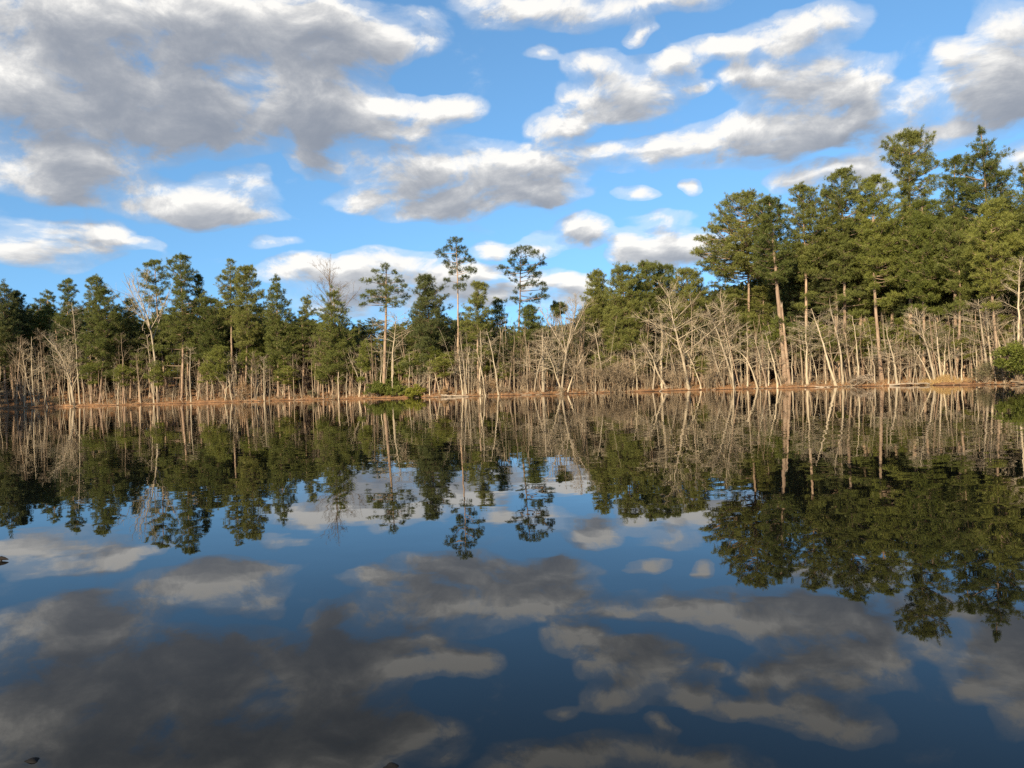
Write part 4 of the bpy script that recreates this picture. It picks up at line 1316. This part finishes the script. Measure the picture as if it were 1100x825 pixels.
leafy_bush(530, 404, 24, 1.8, 'tanleaf', 'light brown leaved shrub between the twin stemmed pine and the slanting tree', 24, 72, .07, 50)


# ------------------------------------------------------------------ logs, roots, grass, litter
def log(name, pts, r, mat, label, cat='log', branches=()):
    P = []
    for px, py, dz in pts:
        d = shore_d(px) + dz[0]
        x = lateral(px, d)
        P.append((x, d, max(0.0, gz(x, d)) + dz[1]))
    P = np.array(P); t = np.linspace(0, 1, len(P)); tt = np.linspace(0, 1, 12)
    Q = np.stack([np.interp(tt, t, P[:, j]) for j in range(3)], -1)
    rng = np.random.default_rng(len(label))
    Q[:, 2] += rng.normal(size=12) * .02
    root = link(name, None); root.location = P[0]
    mb = MB(); mb.tubes(Q - P[0], np.linspace(r, r * .45, 12), 7)
    for s in (0, -1):
        pass
    link('stem', mb.mesh('stem', M[mat]), root)
    b = MB()
    n = 5
    q = Q[rng.integers(3, 12, n)] - P[0]
    e = q + np.c_[rng.normal(size=n) * .5, rng.normal(size=n) * .4, rng.uniform(.1, .7, n)]
    b.tubes(np.stack([q, e], 1), np.array([.035, .01])[None].repeat(n, 0), 4)
    link('branch_stubs', b.mesh('branch_stubs', M[mat]), root)
    tag(root, label, cat)


log('fallen_log', [(474, 0, (.9, .18)), (486, 0, (.2, .14)), (503, 0, (-.3, .06))], .17, 'dead_wood', 'pale fallen log stranded at the water edge past the yellow green bush')
log('fallen_log', [(864, 0, (.2, .08)), (880, 0, (-.3, .05)), (890, 0, (-.4, .03))], .11, 'dead_wood', 'thin pale log lying along the waterline under the upright white tree')
log('fallen_log', [(955, 0, (-.1, .05)), (972, 0, (.3, .12)), (998, 0, (.5, .22))], .13, 'dead_wood', 'long tan log running from the leaning white tree to the golden grass')
log('fallen_log', [(560, 0, (-.8, .03)), (578, 0, (-.3, .05)), (590, 0, (.2, .08))], .09, 'grey_bark', 'dark sunken log at the shore by the stout pale tree')
log('fallen_log', [(1086, 0, (.3, .2)), (1096, 0, (.1, .2)), (1108, 0, (0, .15))], .12, 'grey_bark', 'dark log under the big evergreen bush')
log('fallen_branch', [(708, 0, (-.5, .04)), (716, 0, (.1, .12)), (724, 0, (.6, .3))], .06, 'dead_wood', 'pale fallen branch at the foot of the small leaning tree', 'branch')


def root_tangle():
    rng = np.random.default_rng(91)
    x, y, z0 = place(928, .7)
    mb = MB()
    n = 46
    a = rng.uniform(0, 2 * pi, n); L = rng.uniform(.7, 2.2, n)
    p0 = np.c_[rng.normal(size=n) * .5, rng.normal(size=n) * .3, rng.uniform(.5, 1.3, n)]
    p1 = p0 + np.c_[np.cos(a) * L, np.sin(a) * L * .5, -rng.uniform(.2, 1.1, n)]
    p1[:, 2] = np.maximum(p1[:, 2], -.15)
    P = bent(p0, p1, 5, rng.normal(size=(n, 3)) * .18, rng)
    mb.tubes(P, np.linspace(.05, .015, 5)[None].repeat(n, 0), 4)
    o = link('root_tangle', mb.mesh('root_tangle', M['dead_wood']))
    o.location = (x, y, z0)
    tag(o, 'tangle of washed out grey roots and branches on the bank below the tall full pine', 'roots')


root_tangle()


def blades(name, label, cat, pxs, dbs, n, h, mat, seed, width=.018, kind='stuff', lie=0.25, gauss=False):
    rng = np.random.default_rng(seed)
    mb = MB()
    p = rng.normal(pxs[0], pxs[1], n) if gauss else rng.uniform(pxs[0], pxs[1], n)
    d = np.interp(p, np.r_[-120, SHORE_PX, 1180], np.r_[OUT_L, SHORE_D, OUT_R]) + rng.uniform(dbs[0], dbs[1], n)
    u = (p - 550) / cos(ROLL) / FPX
    x = u * d
    s = inland(x, d)
    ok = s > .12
    x, d = x[ok], d[ok]; n = len(x)
    z = ground_z(x, d)
    hh = h * rng.uniform(.3, 1.25, (n, 1)) * (.7 + .5 * np.sin(x * 2.1 + 1)[:, None] * np.sin(d * 1.7)[:, None])
    if gauss:
        hh = hh * np.exp(-((p[ok] - pxs[0]) / (2.2 * pxs[1])) ** 2)[:, None]
    dv = unit(np.c_[rng.normal(size=(n, 2)) * lie, np.ones(n)])
    side = unit(np.cross(dv, rng.normal(size=(n, 3))))
    B = np.c_[x, d, z - .03]
    bend = np.c_[rng.normal(size=(n, 2)) * .3, np.zeros(n)] * hh
    V = np.stack([B - side * width, B + side * width, B + dv * hh * .6 + side * width * .7, B + dv * hh + bend, B + dv * hh * .6 - side * width * .7], 1).reshape(-1, 3)
    i = np.arange(n)[:, None] * 5
    mb.add(V, i + np.array([[4, 2, 3]]), i + np.array([[0, 1, 2, 4]]))
    o = link(name, mb.mesh(name, M[mat], False))
    tag(o, label, cat, None, kind)


blades('golden_grass', 'golden dry grass hump at the water edge beside the olive shrub', 'dry grass', (1010, 13), (.3, 3.6), 5200, .8, 'straw', 1, gauss=True)
blades('dry_grass', 'sparse tan dry grass along the bank', 'dry grass', (-40, 1140), (.15, 4), 15000, .5, 'tanleaf', 2, .016)
blades('brown_weeds', 'brown dead weeds and litter sprinkled along the bank', 'weeds', (-40, 1140), (.2, 10), 26000, .28, 'litter', 3, .045, 'stuff', 1.1)


def shore_debris():
    rng = np.random.default_rng(19)
    root = link('shore_debris', None)
    tag(root, 'dead sticks and washed up twigs strewn along the waterline', 'sticks', None, 'stuff')
    for nm, mat_, n in (('pale_sticks', 'dead_wood', 160), ('dark_sticks', 'grey_bark', 900)):
        p = rng.uniform(-50, 1150, n)
        d = np.interp(p, np.r_[-120, SHORE_PX, 1180], np.r_[OUT_L, SHORE_D, OUT_R]) + rng.uniform(-.5, 3.0, n)
        x = (p - 550) / cos(ROLL) / FPX * d
        z = np.maximum(ground_z(x, d), 0)
        L = rng.uniform(.25, 1.3, n) * rng.choice([1, .6], n); a = rng.uniform(0, 6.3, n)
        v = np.c_[np.cos(a), np.sin(a) * .6, rng.normal(size=n) * .35] * L[:, None] / 2
        c = np.c_[x, d, z + .04 + np.abs(v[:, 2])]
        mb = MB(); mb.tubes(bent(c - v, c + v, 4, rng.normal(size=(n, 3)) * .05, rng), np.linspace(.035, .012, 4)[None] * rng.uniform(.5, 1.3, (n, 1)), 4)
        o = link(nm, mb.mesh(nm, M[mat_]), root); o['kind'] = 'stuff'


shore_debris()


# deep wood behind, one mass
def deep_wood():
    rng = np.random.default_rng(88)
    tk, fo = MB(), MB()
    TP = []
    for i in range(620):
        p = rng.uniform(-90, 1190); db = rng.uniform(24, 75)
        x, y, z0 = place(p, db)
        tp = float(np.interp(p, *SKYLINE)) + 8
        H = max(8, CAMH + unroll(p, tp)[1] * y - z0) * rng.uniform(.7, 1.0)
        t = np.linspace(0, 1, 5)
        P = np.c_[x + rng.normal() * .5 * t, y + 0 * t, z0 - .4 + (H + .4) * t]
        tk.tubes(P, .2 * (1 - .85 * t), 5)
        m = 170
        zc = rng.uniform(.02, 1, m)
        rr = 2.4 * np.sqrt(np.clip(1 - (1.5 * zc - .6) ** 2, .05, 1)) * rng.uniform(.2, 1, m)
        a = rng.uniform(0, 6.3, m)
        TP.append(np.c_[x + rr * np.cos(a), y + rr * np.sin(a), z0 + H * zc])
    for i in range(420):
        a = rng.choice([rng.uniform(radians(122), radians(190)), rng.uniform(radians(-20), radians(38))])
        R_ = float(np.interp(a if a < pi else a - 2 * pi, ANG, RTAB)) + rng.uniform(9, 55)
        x, y = CX + R_ * cos(a), CY + R_ * sin(a)
        if abs(x / max(y, 1)) < .72:
            continue
        z0 = gz(x, y); H = rng.uniform(15, 23)
        t = np.linspace(0, 1, 5)
        tk.tubes(np.c_[x + rng.normal() * .5 * t, y + 0 * t, z0 - .4 + (H + .4) * t], .2 * (1 - .85 * t), 5)
        m = 150
        zc = rng.uniform(.25, 1, m)
        rr = 2.4 * np.sqrt(np.clip(1 - (1.5 * zc - .6) ** 2, .05, 1)) * rng.uniform(.2, 1, m)
        b_ = rng.uniform(0, 6.3, m)
        TP.append(np.c_[x + rr * np.cos(b_), y + rr * np.sin(b_), z0 + H * zc])
    TP = np.concatenate(TP)
    tufts(fo, TP, unit(rng.normal(size=TP.shape)), rng, 7, .85, .24)
    root = link('deep_wood', None)
    tag(root, 'deep pine wood behind the bank trees, a dark mass', 'wood', None, 'stuff')
    a = link('trunks', tk.mesh('trunks', M['pine_bark']), root); a['kind'] = 'stuff'
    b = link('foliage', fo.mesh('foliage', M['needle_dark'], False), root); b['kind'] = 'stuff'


deep_wood()


# ------------------------------------------------------------------ stones and twig in the near water
def stone(px, py, w, h, label, seed):
    rng = np.random.default_rng(seed)
    u, v = unroll(px, py)
    y = CAMH / -v; x = u * y
    import bmesh
    bm = bmesh.new()
    bmesh.ops.create_icosphere(bm, subdivisions=4, radius=1)
    ph = rng.uniform(0, 6, (6, 3)); fq = rng.uniform(1.5, 5, (6, 3))
    for q in bm.verts:
        c = np.array(q.co)
        k = 1 + sum(.07 * sin(float(np.dot(f, c)) + p[0]) for f, p in zip(fq, ph))
        q.co = Vector((c[0] * w * k, c[1] * w * .8 * k, c[2] * h * k))
    for f in bm.faces:
        f.smooth = True
    me = bpy.data.meshes.new('stone'); bm.to_mesh(me); bm.free()
    m, nt, b = mat_base('wet_stone')
    n = noise(nt, 14, 5, .6)
    nt.links.new(ramp(nt, n.outputs['Fac'], [(.3, (.003, .003, .003)), (.7, (.010, .009, .009))]), b.inputs['Base Color'])
    b.inputs['Roughness'].default_value = .85
    b.inputs['Specular IOR Level'].default_value = .15
    me.materials.append(m)
    o = link('stone', me); o.location = (x, y, -h * .72)
    tag(o, label, 'stone')


stone(34, 817, .045, .03, 'small dark wet stone breaking the water with a faint ring of light around it', 5)
stone(421, 823, .05, .035, 'dark wet stone at the water surface, cut by the frame bottom', 6)


def twig():
    u, v = unroll(3, 602.5)
    y = CAMH / -v; x = u * y
    mb = MB()
    mb.tubes(np.array([[-.12, 0, .01], [-.03, .01, .035], [.02, 0, .03], [.08, -.01, .02]]), np.array([.02, .03, .022, .006]), 6)
    mb.tubes(np.array([[-.02, 0, .02], [0, -.03, .0], [.0, -.06, -.03]]), np.array([.014, .012, .005]), 5)
    o = link('floating_twig', mb.mesh('floating_twig', M['wet_wood']))
    o.location = (x, y, 0)
    o.scale = (.75, .75, .75)
    tag(o, 'dark bit of twig floating on the water by the frame edge', 'twig')


twig()
